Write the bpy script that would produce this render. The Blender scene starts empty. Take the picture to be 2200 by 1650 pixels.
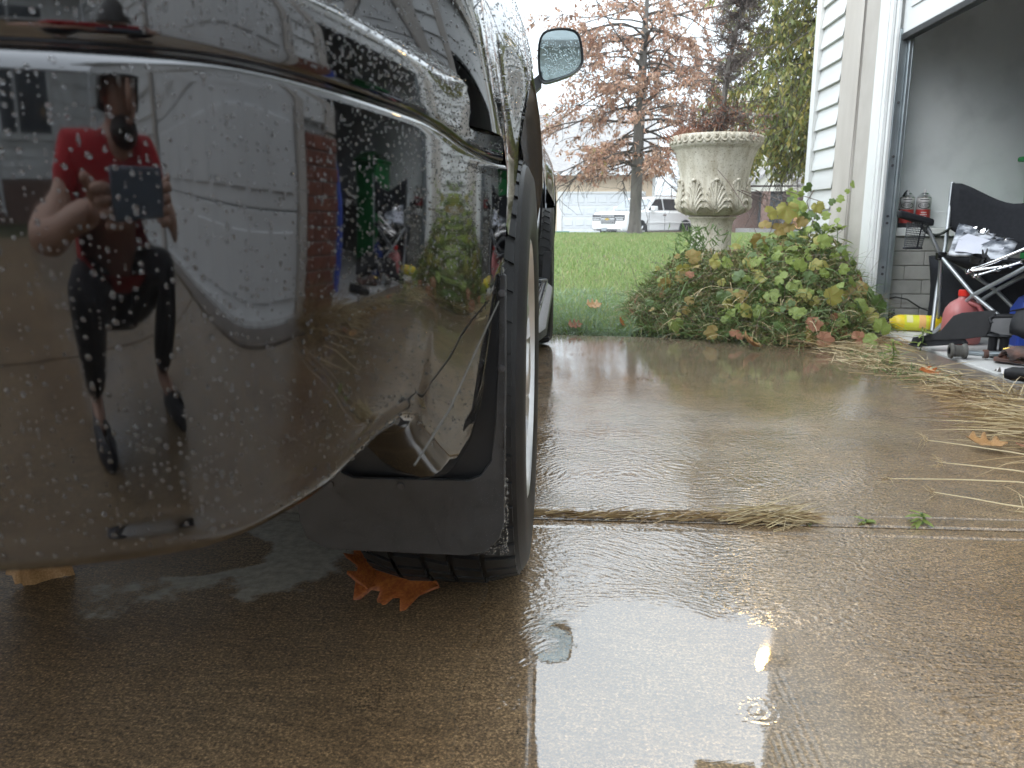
import bpy, bmesh, math, random
import numpy as np
from mathutils import Vector, Matrix

R = math.radians
PI = math.pi
SC = bpy.context.scene
COL = SC.collection
random.seed(7)
RNG = np.random.default_rng(11)

# ------------------------------------------------------------------ camera, sky, sun, exposure
CAM_H = 0.645
cam_d = bpy.data.cameras.new('camera')
cam = bpy.data.objects.new('camera', cam_d)
COL.objects.link(cam)
cam_d.sensor_width = 36.0
cam_d.lens = 36.0 * 1700 / 2200
cam.location = (0, 0, CAM_H)
cam.rotation_euler = (R(90) - math.atan(355 / 1700), 0, R(3.69))
cam_d.clip_start = 0.01
cam_d.clip_end = 500
cam_d.dof.use_dof = True
cam_d.dof.focus_distance = 1.7
cam_d.dof.aperture_fstop = 11.5
SC.camera = cam

world = bpy.data.worlds.new('World')
SC.world = world
world.use_nodes = True
wn, wl = world.node_tree.nodes, world.node_tree.links
wn.clear()
w_out = wn.new('ShaderNodeOutputWorld')
w_bg = wn.new('ShaderNodeBackground')
w_sky = wn.new('ShaderNodeTexSky')
w_sky.sky_type = 'NISHITA'
w_sky.sun_disc = False
SUN_EL, SUN_ROT = R(38), R(231)
w_sky.sun_elevation = SUN_EL
w_sky.sun_rotation = SUN_ROT
w_tc = wn.new('ShaderNodeTexCoord')
w_sep = wn.new('ShaderNodeSeparateXYZ')
wl.new(w_tc.outputs['Generated'], w_sep.inputs[0])
w_max = wn.new('ShaderNodeMath'); w_max.operation = 'MAXIMUM'; w_max.inputs[1].default_value = 0.0
wl.new(w_sep.outputs['Z'], w_max.inputs[0])
# overcast sky: the zenith three times as bright as the horizon (CIE standard overcast sky)
w_mul = wn.new('ShaderNodeMath'); w_mul.operation = 'MULTIPLY_ADD'
w_mul.inputs[1].default_value = 0.72; w_mul.inputs[2].default_value = 0.36
wl.new(w_max.outputs[0], w_mul.inputs[0])
w_noise = wn.new('ShaderNodeTexNoise'); w_noise.inputs['Scale'].default_value = 2.0; w_noise.inputs['Detail'].default_value = 4
wl.new(w_tc.outputs['Generated'], w_noise.inputs['Vector'])
w_nm = wn.new('ShaderNodeMath'); w_nm.operation = 'MULTIPLY_ADD'
w_nm.inputs[1].default_value = 0.10; w_nm.inputs[2].default_value = 0.95
wl.new(w_noise.outputs['Fac'], w_nm.inputs[0])
w_m2 = wn.new('ShaderNodeMath'); w_m2.operation = 'MULTIPLY'
wl.new(w_mul.outputs[0], w_m2.inputs[0]); wl.new(w_nm.outputs[0], w_m2.inputs[1])
w_col = wn.new('ShaderNodeMix'); w_col.data_type = 'RGBA'; w_col.blend_type = 'MULTIPLY'
w_col.inputs['Factor'].default_value = 1.0
w_col.inputs['A'].default_value = (24.2, 26.8, 28.8, 1)
wl.new(w_m2.outputs[0], w_col.inputs['B'])
w_mix = wn.new('ShaderNodeMix'); w_mix.data_type = 'RGBA'
w_mix.inputs['Factor'].default_value = 0.92
wl.new(w_sky.outputs[0], w_mix.inputs['A']); wl.new(w_col.outputs['Result'], w_mix.inputs['B'])
wl.new(w_mix.outputs['Result'], w_bg.inputs['Color'])
w_bg.inputs['Strength'].default_value = 0.13
wl.new(w_bg.outputs[0], w_out.inputs['Surface'])

sun_d = bpy.data.lights.new('sun', 'SUN')
sun = bpy.data.objects.new('sun', sun_d)
COL.objects.link(sun)
sun_d.energy = 1.2
sun_d.angle = R(40)
sun_d.color = (1.0, 0.98, 0.95)
sun.rotation_euler = Vector((-0.62, -0.50, 0.62)).to_track_quat('Z', 'Y').to_euler()
sun.location = (0, -5, 12)

SC.render.engine = 'CYCLES'
SC.view_settings.view_transform = 'Standard'
SC.view_settings.look = 'None'
SC.view_settings.exposure = 0.2
SC.view_settings.gamma = 1.0
SC.view_settings.use_curve_mapping = False
SC.cycles.use_denoising = True
SC.cycles.max_bounces = 10
SC.cycles.transparent_max_bounces = 8
SC.cycles.caustics_reflective = False
SC.cycles.caustics_refractive = False
SC.cycles.sample_clamp_indirect = 6

# ------------------------------------------------------------------ materials
def nodes_of(m):
    m.use_nodes = True
    return m.node_tree.nodes, m.node_tree.links

def pm(name, c1, c2=None, scale=8, rough=0.6, metal=0.0, bump=0.0, bscale=60, bdist=0.01, detail=6,
       coat=0.0, island=False, stretch=(1, 1, 1), rough2=None, ior=1.5, ramp=(0.35, 0.65), trans=0.0, spec=None,
       transl=0.0):
    """Principled material whose colour wanders between c1 and c2 with noise (or at random per loose piece)."""
    m = bpy.data.materials.new(name)
    n, l = nodes_of(m)
    b = n['Principled BSDF']
    b.inputs['Roughness'].default_value = rough
    b.inputs['Metallic'].default_value = metal
    b.inputs['Coat Weight'].default_value = coat
    b.inputs['Coat Roughness'].default_value = 0.05
    b.inputs['IOR'].default_value = ior
    b.inputs['Transmission Weight'].default_value = trans
    if spec is not None:
        b.inputs['Specular IOR Level'].default_value = spec
    tc = n.new('ShaderNodeTexCoord')
    mp = n.new('ShaderNodeMapping')
    mp.inputs['Scale'].default_value = stretch
    l.new(tc.outputs['Object'], mp.inputs['Vector'])
    b.inputs['Base Color'].default_value = (*c1[:3], 1)
    colsock = None
    if c2 is not None:
        cols = [c1] + (list(c2) if isinstance(c2[0], (tuple, list)) else [c2])
        rp = n.new('ShaderNodeValToRGB')
        while len(rp.color_ramp.elements) < len(cols):
            rp.color_ramp.elements.new(0.5)
        for i, c in enumerate(cols):
            e = rp.color_ramp.elements[i]
            t = i / (len(cols) - 1)
            e.position = t if island else ramp[0] + (ramp[1] - ramp[0]) * t
            e.color = (*c[:3], 1)
        if island:
            g = n.new('ShaderNodeNewGeometry')
            l.new(g.outputs['Random Per Island'], rp.inputs['Fac'])
        else:
            t = n.new('ShaderNodeTexNoise')
            t.inputs['Scale'].default_value = scale
            t.inputs['Detail'].default_value = detail
            l.new(mp.outputs[0], t.inputs['Vector'])
            l.new(t.outputs['Fac'], rp.inputs['Fac'])
            if rough2 is not None:
                mr = n.new('ShaderNodeMapRange')
                mr.inputs['From Min'].default_value = 0.35; mr.inputs['From Max'].default_value = 0.65
                mr.inputs['To Min'].default_value = rough; mr.inputs['To Max'].default_value = rough2
                l.new(t.outputs['Fac'], mr.inputs['Value']); l.new(mr.outputs[0], b.inputs['Roughness'])
        colsock = rp.outputs['Color']
        l.new(colsock, b.inputs['Base Color'])
    if bump:
        t2 = n.new('ShaderNodeTexNoise')
        t2.inputs['Scale'].default_value = bscale
        t2.inputs['Detail'].default_value = 4
        l.new(mp.outputs[0], t2.inputs['Vector'])
        bp = n.new('ShaderNodeBump')
        bp.inputs['Strength'].default_value = bump
        bp.inputs['Distance'].default_value = bdist
        l.new(t2.outputs['Fac'], bp.inputs['Height'])
        l.new(bp.outputs[0], b.inputs['Normal'])
    if transl:
        tr = n.new('ShaderNodeBsdfTranslucent')
        if colsock:
            l.new(colsock, tr.inputs['Color'])
        else:
            tr.inputs['Color'].default_value = (*c1[:3], 1)
        mx = n.new('ShaderNodeMixShader')
        mx.inputs[0].default_value = transl
        l.new(b.outputs[0], mx.inputs[1]); l.new(tr.outputs[0], mx.inputs[2])
        l.new(mx.outputs[0], n['Material Output'].inputs['Surface'])
    return m

M = {}
M['paint'] = pm('black_car_paint', (0.098, 0.098, 0.102), rough=0.042, metal=0.975, spec=0.5)
M['quarter'] = pm('black_car_paint_upper', (0.105, 0.107, 0.112), rough=0.04, metal=1.0)
M['plastic'] = pm('textured_black_plastic', (0.034, 0.036, 0.040), (0.045, 0.047, 0.052), 30, rough=0.36, bump=0.25, bscale=900, bdist=0.001)
M['liner'] = pm('wheel_arch_liner', (0.008, 0.009, 0.011), (0.013, 0.014, 0.017), 20, rough=0.55)
M['rubber'] = pm('wet_tyre_rubber', (0.010, 0.010, 0.011), (0.018, 0.018, 0.019), 25, rough=0.5, spec=0.3, bump=0.15, bscale=200, bdist=0.002)
M['alloy'] = pm('brushed_alloy', (0.72, 0.72, 0.73), (0.62, 0.62, 0.63), 12, rough=0.3, metal=1.0)
M['chrome'] = pm('chrome', (0.75, 0.75, 0.76), rough=0.08, metal=1.0)
M['steel'] = pm('galvanised_steel', (0.42, 0.46, 0.48), (0.33, 0.37, 0.39), 9, rough=0.38, metal=0.8)
M['drop'] = pm('water_drop', (1, 1, 1), rough=0.0, ior=1.33, trans=1.0)
M['glass_dark'] = pm('tinted_car_glass', (0.012, 0.014, 0.016), rough=0.02, ior=1.6)
M['screen'] = pm('windscreen_glass', (0.09, 0.11, 0.12), rough=0.04, ior=2.4)
M['mirror'] = pm('tinted_mirror_glass', (0.55, 0.68, 0.72), rough=0.02, metal=1.0)
M['lamp_red'] = pm('red_lamp_lens', (0.12, 0.006, 0.006), rough=0.05)
M['white_pvc'] = pm('white_vinyl_siding', (0.58, 0.58, 0.565), [(0.68, 0.69, 0.685), (0.72, 0.73, 0.73)], 5, rough=0.45, bump=0.08, bscale=40, stretch=(1, 0.1, 1))
M['white_trim'] = pm('white_aluminium_trim', (0.74, 0.75, 0.75), (0.68, 0.69, 0.68), 4, rough=0.38)
M['beige'] = pm('weathered_beige_board', (0.47, 0.435, 0.395), (0.55, 0.515, 0.475), 5, rough=0.75, bump=0.35, bscale=60, bdist=0.004, stretch=(1, 1, 0.25))
M['stucco'] = pm('rough_beige_paint', (0.44, 0.41, 0.375), (0.49, 0.46, 0.425), 6, rough=0.8, bump=0.5, bscale=150, bdist=0.004)
M['door_white'] = pm('white_garage_door', (0.68, 0.69, 0.69), (0.74, 0.75, 0.75), 3, rough=0.4)
M['drywall'] = pm('painted_drywall', (0.66, 0.68, 0.69), [(0.78, 0.80, 0.81), (0.82, 0.84, 0.85)], 3.5, rough=0.7, bump=0.25, bscale=60, bdist=0.003, ramp=(0.28, 0.6))
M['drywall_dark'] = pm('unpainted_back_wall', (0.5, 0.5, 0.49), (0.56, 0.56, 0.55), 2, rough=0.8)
M['greybrick'] = pm('grey_painted_brick', (0.27, 0.265, 0.25), (0.35, 0.34, 0.325), 9, rough=0.75, bump=0.4, bscale=70, bdist=0.004)
M['mortar'] = pm('mortar', (0.26, 0.25, 0.235), (0.2, 0.195, 0.18), 20, rough=0.9, bump=0.3)
M['redbrick'] = pm('red_brick', (0.17, 0.06, 0.04), (0.26, 0.1, 0.065), 10, rough=0.8, bump=0.4, bscale=80, bdist=0.004)
M['floor'] = pm('garage_concrete', (0.36, 0.355, 0.34), [(0.48, 0.475, 0.46), (0.56, 0.55, 0.535)], 6, rough=0.55, bump=0.15, bscale=60, bdist=0.003)
M['apron'] = pm('wet_apron_concrete', (0.115, 0.09, 0.07), (0.19, 0.155, 0.125), 6, rough=0.28, bump=0.3, bscale=90, bdist=0.003, ramp=(0.3, 0.7))
M['soil'] = pm('lawn_soil', (0.055, 0.06, 0.025), (0.09, 0.085, 0.04), 3, rough=0.95)
M['street'] = pm('wet_street', (0.2, 0.2, 0.2), (0.25, 0.25, 0.25), 2, rough=0.5)
M['black_cloth'] = pm('black_polyester', (0.011, 0.012, 0.015), (0.016, 0.017, 0.021), 60, rough=0.85, spec=0.2, bump=0.2, bscale=500, bdist=0.001)
M['mesh_cloth'] = pm('dark_mesh_fabric', (0.05, 0.055, 0.06), rough=0.7)
M['green_cloth'] = pm('dark_green_strap', (0.03, 0.036, 0.03), rough=0.75)
M['tube'] = pm('silver_painted_tube', (0.42, 0.44, 0.46), (0.36, 0.38, 0.4), 20, rough=0.35, metal=0.6)
M['green_bin'] = pm('green_bin_plastic', (0.015, 0.2, 0.05), (0.02, 0.25, 0.065), 4, rough=0.45)
M['blue'] = pm('blue_plastic', (0.02, 0.06, 0.4), (0.03, 0.09, 0.5), 5, rough=0.4)
M['red_jug'] = pm('red_translucent_plastic', (0.5, 0.15, 0.15), (0.56, 0.22, 0.21), 5, rough=0.3, transl=0.25)
M['red_cap'] = pm('red_cap_plastic', (0.65, 0.03, 0.02), rough=0.35)
M['yellow'] = pm('yellow_plastic', (0.78, 0.6, 0.02), (0.72, 0.52, 0.015), 12, rough=0.35)
M['yellow_label'] = pm('yellow_label_print', (0.62, 0.62, 0.02), (0.7, 0.68, 0.06), 15, rough=0.4)
M['pale_label'] = pm('pale_label_print', (0.75, 0.7, 0.35), rough=0.4)
M['orange_label'] = pm('orange_label_print', (0.8, 0.45, 0.16), rough=0.4)
M['can_grey'] = pm('grey_can_print', (0.45, 0.44, 0.44), rough=0.3, metal=0.3)
M['can_red'] = pm('red_can_print', (0.36, 0.035, 0.03), rough=0.3)
M['can_black'] = pm('black_can_print', (0.025, 0.025, 0.028), rough=0.3)
M['can_white'] = pm('white_can_print', (0.62, 0.6, 0.6), rough=0.4)
M['rust'] = pm('rusty_dark_steel', (0.035, 0.03, 0.03), (0.13, 0.055, 0.035), 18, rough=0.65, bump=0.4, bscale=90)
M['dark_part'] = pm('dark_machine_part', (0.05, 0.05, 0.055), (0.08, 0.08, 0.085), 15, rough=0.4)
M['gloss_black'] = pm('black_gloss_plastic', (0.008, 0.008, 0.01), (0.012, 0.012, 0.014), 15, rough=0.22)
M['matte_black'] = pm('black_moulded_plastic', (0.008, 0.008, 0.0095), (0.013, 0.013, 0.015), 40, rough=0.5, spec=0.22, bump=0.15, bscale=400, bdist=0.001)
M['grey_rubber'] = pm('grey_rubber', (0.07, 0.068, 0.06), (0.1, 0.095, 0.085), 25, rough=0.7)
M['brass'] = pm('brass', (0.75, 0.55, 0.16), rough=0.22, metal=1.0)
M['clear_film'] = pm('clear_plastic_film', (0.55, 0.57, 0.62), (0.1, 0.11, 0.13), 14, rough=0.12, ramp=(0.42, 0.6))
M['white_card'] = pm('white_card_insert', (0.48, 0.49, 0.56), (0.56, 0.57, 0.64), 5, rough=0.5)
M['wire_black'] = pm('black_cable', (0.02, 0.02, 0.02), rough=0.5)
def stone_material():
    m = pm('weathered_cast_stone', (0.56, 0.51, 0.42), rough=0.9)
    n, l = nodes_of(m); b = n['Principled BSDF']
    tc = n.new('ShaderNodeTexCoord')
    def nz(scale, stretch, detail=6, rough=0.6):
        mp = n.new('ShaderNodeMapping'); mp.inputs['Scale'].default_value = stretch
        l.new(tc.outputs['Object'], mp.inputs['Vector'])
        t = n.new('ShaderNodeTexNoise'); t.inputs['Scale'].default_value = scale; t.inputs['Detail'].default_value = detail; t.inputs['Roughness'].default_value = rough
        l.new(mp.outputs[0], t.inputs['Vector']); return t.outputs['Fac']
    def rp(v, stops):
        r = n.new('ShaderNodeValToRGB')
        while len(r.color_ramp.elements) < len(stops): r.color_ramp.elements.new(0.5)
        for i, (p, c) in enumerate(stops): r.color_ramp.elements[i].position = p; r.color_ramp.elements[i].color = (*c, 1)
        l.new(v, r.inputs['Fac']); return r.outputs['Color']
    def mul(f, a, c):
        k = n.new('ShaderNodeMix'); k.data_type = 'RGBA'; k.blend_type = 'MULTIPLY'; k.inputs['Factor'].default_value = f
        l.new(a, k.inputs['A']); l.new(c, k.inputs['B']); return k.outputs['Result']
    c = rp(nz(7, (1, 1, 1)), [(0.3, (0.50, 0.455, 0.37)), (0.5, (0.62, 0.58, 0.49)), (0.68, (0.70, 0.665, 0.585))])
    c = mul(0.8, c, rp(nz(16, (1, 1, 0.12)), [(0.34, (0.62, 0.58, 0.5)), (0.55, (1, 1, 1))]))
    c = mul(0.85, c, rp(nz(95, (1, 1, 1), 4), [(0.33, (0.38, 0.33, 0.26)), (0.44, (1, 1, 1))]))
    l.new(c, b.inputs['Base Color'])
    bp = n.new('ShaderNodeBump'); bp.inputs['Strength'].default_value = 0.7; bp.inputs['Distance'].default_value = 0.004
    l.new(nz(95, (1, 1, 1), 4), bp.inputs['Height']); l.new(bp.outputs[0], b.inputs['Normal'])
    return m
M['stone'] = stone_material()
M['oak_bark'] = pm('grey_bark', (0.12, 0.11, 0.1), (0.19, 0.175, 0.155), 10, rough=0.9, bump=0.8, bscale=40, bdist=0.03, stretch=(1, 1, 0.2))
M['twig'] = pm('dark_twig', (0.07, 0.058, 0.05), (0.1, 0.085, 0.072), 20, rough=0.9)
M['grey_twig'] = pm('grey_dead_twig', (0.24, 0.205, 0.19), [(0.17, 0.145, 0.135), (0.31, 0.27, 0.245)], island=True, rough=0.9)
M['pink_twig'] = pm('bare_brown_twig', (0.17, 0.125, 0.11), [(0.24, 0.19, 0.17)], island=True, rough=0.9)
M['oak_leaf'] = pm('rust_oak_leaf', (0.42, 0.23, 0.16), [(0.52, 0.29, 0.19), (0.48, 0.32, 0.24), (0.58, 0.37, 0.25), (0.44, 0.29, 0.22)], island=True, rough=0.6, transl=0.35)
M['oak_leaf_yellow'] = pm('yellowing_oak_leaf', (0.3, 0.26, 0.08), [(0.36, 0.26, 0.1), (0.24, 0.24, 0.08)], island=True, rough=0.6, transl=0.35)
M['dead_needle'] = pm('dead_brown_needle', (0.3, 0.13, 0.085), [(0.4, 0.2, 0.13), (0.24, 0.13, 0.09)], island=True, rough=0.8)
M['pear_leaf'] = pm('green_gold_leaf', (0.22, 0.25, 0.07), [(0.16, 0.2, 0.08), (0.3, 0.3, 0.08), (0.42, 0.34, 0.1), (0.2, 0.24, 0.1)], island=True, rough=0.5, transl=0.35)
M['grass'] = pm('lawn_grass', (0.19, 0.30, 0.08), [(0.26, 0.37, 0.11), (0.22, 0.33, 0.12), (0.42, 0.43, 0.2), (0.21, 0.33, 0.09)], island=True, rough=0.5, transl=0.35)
M['grass_blue'] = pm('fescue_grass', (0.22, 0.31, 0.19), [(0.3, 0.39, 0.28), (0.18, 0.26, 0.13)], island=True, rough=0.45, transl=0.3)
M['straw'] = pm('dry_straw', (0.42, 0.31, 0.15), [(0.54, 0.44, 0.25), (0.24, 0.15, 0.07), (0.62, 0.52, 0.33), (0.33, 0.22, 0.1)], island=True, rough=0.6)
M['straw_dark'] = pm('old_brown_straw', (0.3, 0.19, 0.08), [(0.42, 0.29, 0.13), (0.18, 0.11, 0.06), (0.5, 0.38, 0.2)], island=True, rough=0.7)
M['weed'] = pm('green_weed', (0.14, 0.23, 0.07), [(0.21, 0.3, 0.11), (0.1, 0.17, 0.06)], island=True, rough=0.5, transl=0.3)
M['under'] = pm('mixed_undergrowth', (0.08, 0.11, 0.035), [(0.13, 0.17, 0.05), (0.16, 0.13, 0.055), (0.2, 0.24, 0.08), (0.26, 0.16, 0.08)], island=True, rough=0.6, transl=0.25)
M['fallen'] = pm('fallen_orange_leaf', (0.48, 0.16, 0.035), (0.3, 0.07, 0.02), 30, rough=0.45, transl=0.15)
M['fallen_tan'] = pm('fallen_tan_leaf', (0.5, 0.3, 0.13), (0.35, 0.18, 0.07), 30, rough=0.5, transl=0.15)
VINE = {
    'green': pm('green_vine_leaf', (0.2, 0.28, 0.06), (0.32, 0.38, 0.1), 14, rough=0.45, bump=0.25, bscale=50, bdist=0.006, transl=0.35),
    'dark': pm('dark_vine_leaf', (0.07, 0.125, 0.03), (0.13, 0.19, 0.05), 14, rough=0.4, bump=0.25, bscale=50, bdist=0.006, transl=0.3),
    'yellow': pm('yellow_green_vine_leaf', (0.3, 0.34, 0.07), (0.36, 0.27, 0.08), 18, rough=0.5, bump=0.25, bscale=50, bdist=0.006, transl=0.35),
    'orange': pm('browning_vine_leaf', (0.36, 0.2, 0.07), (0.24, 0.24, 0.06), 16, rough=0.55, bump=0.25, bscale=50, bdist=0.006, transl=0.3),
    'brown': pm('dead_vine_leaf', (0.36, 0.18, 0.095), (0.24, 0.09, 0.05), 16, rough=0.65, bump=0.3, bscale=50, bdist=0.008, transl=0.15),
}
M['white_car'] = pm('white_car_paint', (0.72, 0.72, 0.71), rough=0.18, coat=0.6)
M['far_siding'] = pm('cream_siding', (0.60, 0.48, 0.34), (0.64, 0.52, 0.38), 2, rough=0.6)
M['far_door'] = pm('pale_blue_white_door', (0.64, 0.665, 0.685), rough=0.5)
M['shingle'] = pm('grey_shingle', (0.24, 0.23, 0.225), (0.32, 0.305, 0.3), 5, rough=0.85, bump=0.4, bscale=12, bdist=0.02)
M['far_brick'] = pm('brown_brick_wall', (0.15, 0.09, 0.07), (0.21, 0.13, 0.105), 12, rough=0.85)
M['window'] = pm('window_glass', (0.05, 0.06, 0.07), rough=0.05, ior=1.6)
M['teal'] = pm('teal_glazed_pot', (0.02, 0.16, 0.14), rough=0.3)
M['cream_fade'] = pm('cream_paint', (0.62, 0.6, 0.52), rough=0.6)
M['bulb'] = bpy.data.materials.new('lit_flood_lamp')
n_, l_ = nodes_of(M['bulb'])
n_['Principled BSDF'].inputs['Emission Color'].default_value = (1.0, 0.62, 0.2, 1)
n_['Principled BSDF'].inputs['Emission Strength'].default_value = 55
M['skin'] = pm('skin', (0.5, 0.29, 0.21), (0.55, 0.33, 0.24), 8, rough=0.5)
M['shirt'] = pm('red_cotton', (0.5, 0.02, 0.025), (0.42, 0.015, 0.02), 6, rough=0.85)
M['trousers'] = pm('black_trousers', (0.018, 0.017, 0.02), (0.025, 0.023, 0.027), 6, rough=0.85)
M['hair'] = pm('dark_hair', (0.02, 0.015, 0.012), rough=0.6)
M['phone'] = pm('grey_phone', (0.16, 0.19, 0.24), rough=0.25)
M['shoe'] = pm('dark_shoe', (0.03, 0.03, 0.035), rough=0.6)

def concrete_material():
    """Wet broom-finished concrete: brown and speckled below, a film of rippling water above, calm in the puddle."""
    m = bpy.data.materials.new('wet_driveway_concrete')
    n, l = nodes_of(m)
    b = n['Principled BSDF']
    tc = n.new('ShaderNodeTexCoord')
    P = tc.outputs['Object']
    def noise(scale, detail=4, vec=P, rough=0.5, dist=0.0):
        t = n.new('ShaderNodeTexNoise')
        t.inputs['Scale'].default_value = scale; t.inputs['Detail'].default_value = detail
        t.inputs['Roughness'].default_value = rough; t.inputs['Distortion'].default_value = dist
        l.new(vec, t.inputs['Vector']); return t
    def math_(op, a, bb=None, c=None):
        k = n.new('ShaderNodeMath'); k.operation = op
        for i, v in enumerate((a, bb, c)):
            if v is None: continue
            if isinstance(v, (int, float)): k.inputs[i].default_value = v
            else: l.new(v, k.inputs[i])
        return k.outputs[0]
    def ramp(v, stops):
        r = n.new('ShaderNodeValToRGB')
        while len(r.color_ramp.elements) < len(stops): r.color_ramp.elements.new(0.5)
        for i, (p, c) in enumerate(stops):
            r.color_ramp.elements[i].position = p
            r.color_ramp.elements[i].color = (*c, 1) if isinstance(c, tuple) else (c, c, c, 1)
        l.new(v, r.inputs['Fac']); return r.outputs['Color']
    def mixc(f, a, bb, mode='MIX'):
        k = n.new('ShaderNodeMix'); k.data_type = 'RGBA'; k.blend_type = mode
        if isinstance(f, (int, float)): k.inputs['Factor'].default_value = f
        else: l.new(f, k.inputs['Factor'])
        for s, v in (('A', a), ('B', bb)):
            if isinstance(v, tuple): k.inputs[s].default_value = (*v, 1)
            else: l.new(v, k.inputs[s])
        return k.outputs['Result']
    def smooth(v, a, bb):
        k = n.new('ShaderNodeMapRange'); k.interpolation_type = 'SMOOTHSTEP'
        k.inputs['From Min'].default_value = a; k.inputs['From Max'].default_value = bb
        l.new(v, k.inputs['Value']); return k.outputs[0]
    sep = n.new('ShaderNodeSeparateXYZ'); l.new(P, sep.inputs[0])
    x, y = sep.outputs['X'], sep.outputs['Y']
    big = noise(1.3, 5).outputs['Fac']
    wob = noise(7, 5, rough=0.6).outputs['Fac']
    fine = noise(300, 3, rough=0.7).outputs['Fac']
    mid = noise(55, 5, rough=0.65).outputs['Fac']
    base = ramp(big, [(0.3, (0.165, 0.10, 0.047)), (0.5, (0.205, 0.134, 0.07)), (0.7, (0.215, 0.156, 0.094))])
    base = mixc(0.55, base, ramp(mid, [(0.3, 0.42), (0.7, 1.35)]), 'MULTIPLY')
    base = mixc(0.9, base, ramp(fine, [(0.3, 0.25), (0.48, 0.9), (0.62, 1.5), (0.72, 3.0)]), 'MULTIPLY')
    grit = noise(190, 2, rough=0.6).outputs['Fac']
    base = mixc(0.7, base, ramp(grit, [(0.32, 0.3), (0.5, 1.0), (0.66, 2.1)]), 'MULTIPLY')
    # broom strokes that bend across the slab
    w0 = n.new('ShaderNodeTexNoise'); w0.inputs['Scale'].default_value = 1.1; w0.inputs['Detail'].default_value = 1
    l.new(P, w0.inputs['Vector'])
    w1 = n.new('ShaderNodeVectorMath'); w1.operation = 'SCALE'; w1.inputs['Scale'].default_value = 0.9; l.new(w0.outputs['Color'], w1.inputs[0])
    w2 = n.new('ShaderNodeVectorMath'); w2.operation = 'ADD'; l.new(P, w2.inputs[0]); l.new(w1.outputs[0], w2.inputs[1])
    w3 = n.new('ShaderNodeMapping'); w3.inputs['Scale'].default_value = (14, 190, 1); l.new(w2.outputs[0], w3.inputs['Vector'])
    base = mixc(0.5, base, ramp(noise(1.0, 3, w3.outputs[0]).outputs['Fac'], [(0.32, 0.6), (0.5, 1.0), (0.68, 1.35)]), 'MULTIPLY')
    base = mixc(0.6, base, ramp(noise(5, 5, rough=0.65).outputs['Fac'], [(0.3, 0.6), (0.5, 1.0), (0.7, 1.25)]), 'MULTIPLY')
    far_dark = math_('SUBTRACT', 1.0, math_('MULTIPLY', smooth(math_('ADD', y, math_('MULTIPLY', math_('SUBTRACT', wob, 0.5), 0.8)), 2.7, 3.8), 0.4))  # base colour darker towards the far end, with a wavering edge
    base = mixc(1.0, base, far_dark, 'MULTIPLY')
    # patch that the car has kept dry
    def ellipse(cx, cy, rx, ry, amp):
        dx = math_('DIVIDE', math_('SUBTRACT', x, cx), rx)
        dy = math_('DIVIDE', math_('SUBTRACT', y, cy), ry)
        d = math_('ADD', math_('MULTIPLY', dx, dx), math_('MULTIPLY', dy, dy))
        return math_('ADD', d, math_('MULTIPLY', math_('SUBTRACT', wob, 0.5), amp))
    dry = math_('SUBTRACT', 1.0, smooth(ellipse(-0.62, 2.52, 0.46, 1.32, 1.5), 0.85, 1.0))
    stain = math_('SUBTRACT', 1.0, smooth(ellipse(-0.80, 1.42, 0.24, 0.12, 1.3), 0.85, 1.0))
    dry = math_('MULTIPLY', dry, math_('SUBTRACT', 1.0, stain))
    drycol = mixc(0.6, (0.42, 0.38, 0.31), ramp(mid, [(0.3, 0.5), (0.7, 1.4)]), 'MULTIPLY')
    base = mixc(dry, base, drycol)
    l.new(base, b.inputs['Base Color'])
    b.inputs['Roughness'].default_value = 0.75
    b.inputs['Specular IOR Level'].default_value = 0.3
    film = smooth(math_('ADD', x, math_('MULTIPLY', math_('SUBTRACT', wob, 0.5), 0.12)), -0.16, -0.03)
    wet = math_('MULTIPLY', math_('SUBTRACT', 1.0, dry), math_('MULTIPLY_ADD', film, 0.86, 0.14))
    l.new(wet, b.inputs['Coat Weight'])
    b.inputs['Coat IOR'].default_value = COAT_IOR
    # calm places: the puddle behind the wheel and the tooled border beside the joint
    puddle = math_('SUBTRACT', 1.0, smooth(ellipse(0.19, 0.92, 0.29, 0.37, 1.3), 0.75, 1.1))
    border = math_('SUBTRACT', 1.0, smooth(math_('ABSOLUTE', math_('SUBTRACT', y, 1.66)), 0.045, 0.055))
    far = math_('MULTIPLY', smooth(y, 2.2, 3.3), 0.94)
    calm = math_('MAXIMUM', math_('MAXIMUM', puddle, far), math_('MULTIPLY', border, 0.75))
    # ripples: thin wind-drawn wavelets that bend with the slope of the slab
    warp = n.new('ShaderNodeTexNoise'); warp.inputs['Scale'].default_value = 1.6; warp.inputs['Detail'].default_value = 2
    l.new(P, warp.inputs['Vector'])
    va = n.new('ShaderNodeVectorMath'); va.operation = 'SCALE'; va.inputs['Scale'].default_value = 0.5
    l.new(warp.outputs['Color'], va.inputs[0])
    vb = n.new('ShaderNodeVectorMath'); vb.operation = 'ADD'
    l.new(P, vb.inputs[0]); l.new(va.outputs[0], vb.inputs[1])
    vm = n.new('ShaderNodeMapping'); vm.inputs['Scale'].default_value = (58, 125, 1); vm.inputs['Rotation'].default_value = (0, 0, R(-14))
    l.new(vb.outputs[0], vm.inputs['Vector'])
    rip = noise(1.0, 2, vm.outputs[0], 0.45).outputs['Fac']
    rip2 = noise(120, 2, vb.outputs[0]).outputs['Fac']
    hgt = math_('MULTIPLY_ADD', rip2, 0.3, rip)
    bp = n.new('ShaderNodeBump')
    bp.inputs['Distance'].default_value = 0.0035
    rough_zone = smooth(noise(2.2, 3).outputs['Fac'], 0.3, 0.7)
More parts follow.
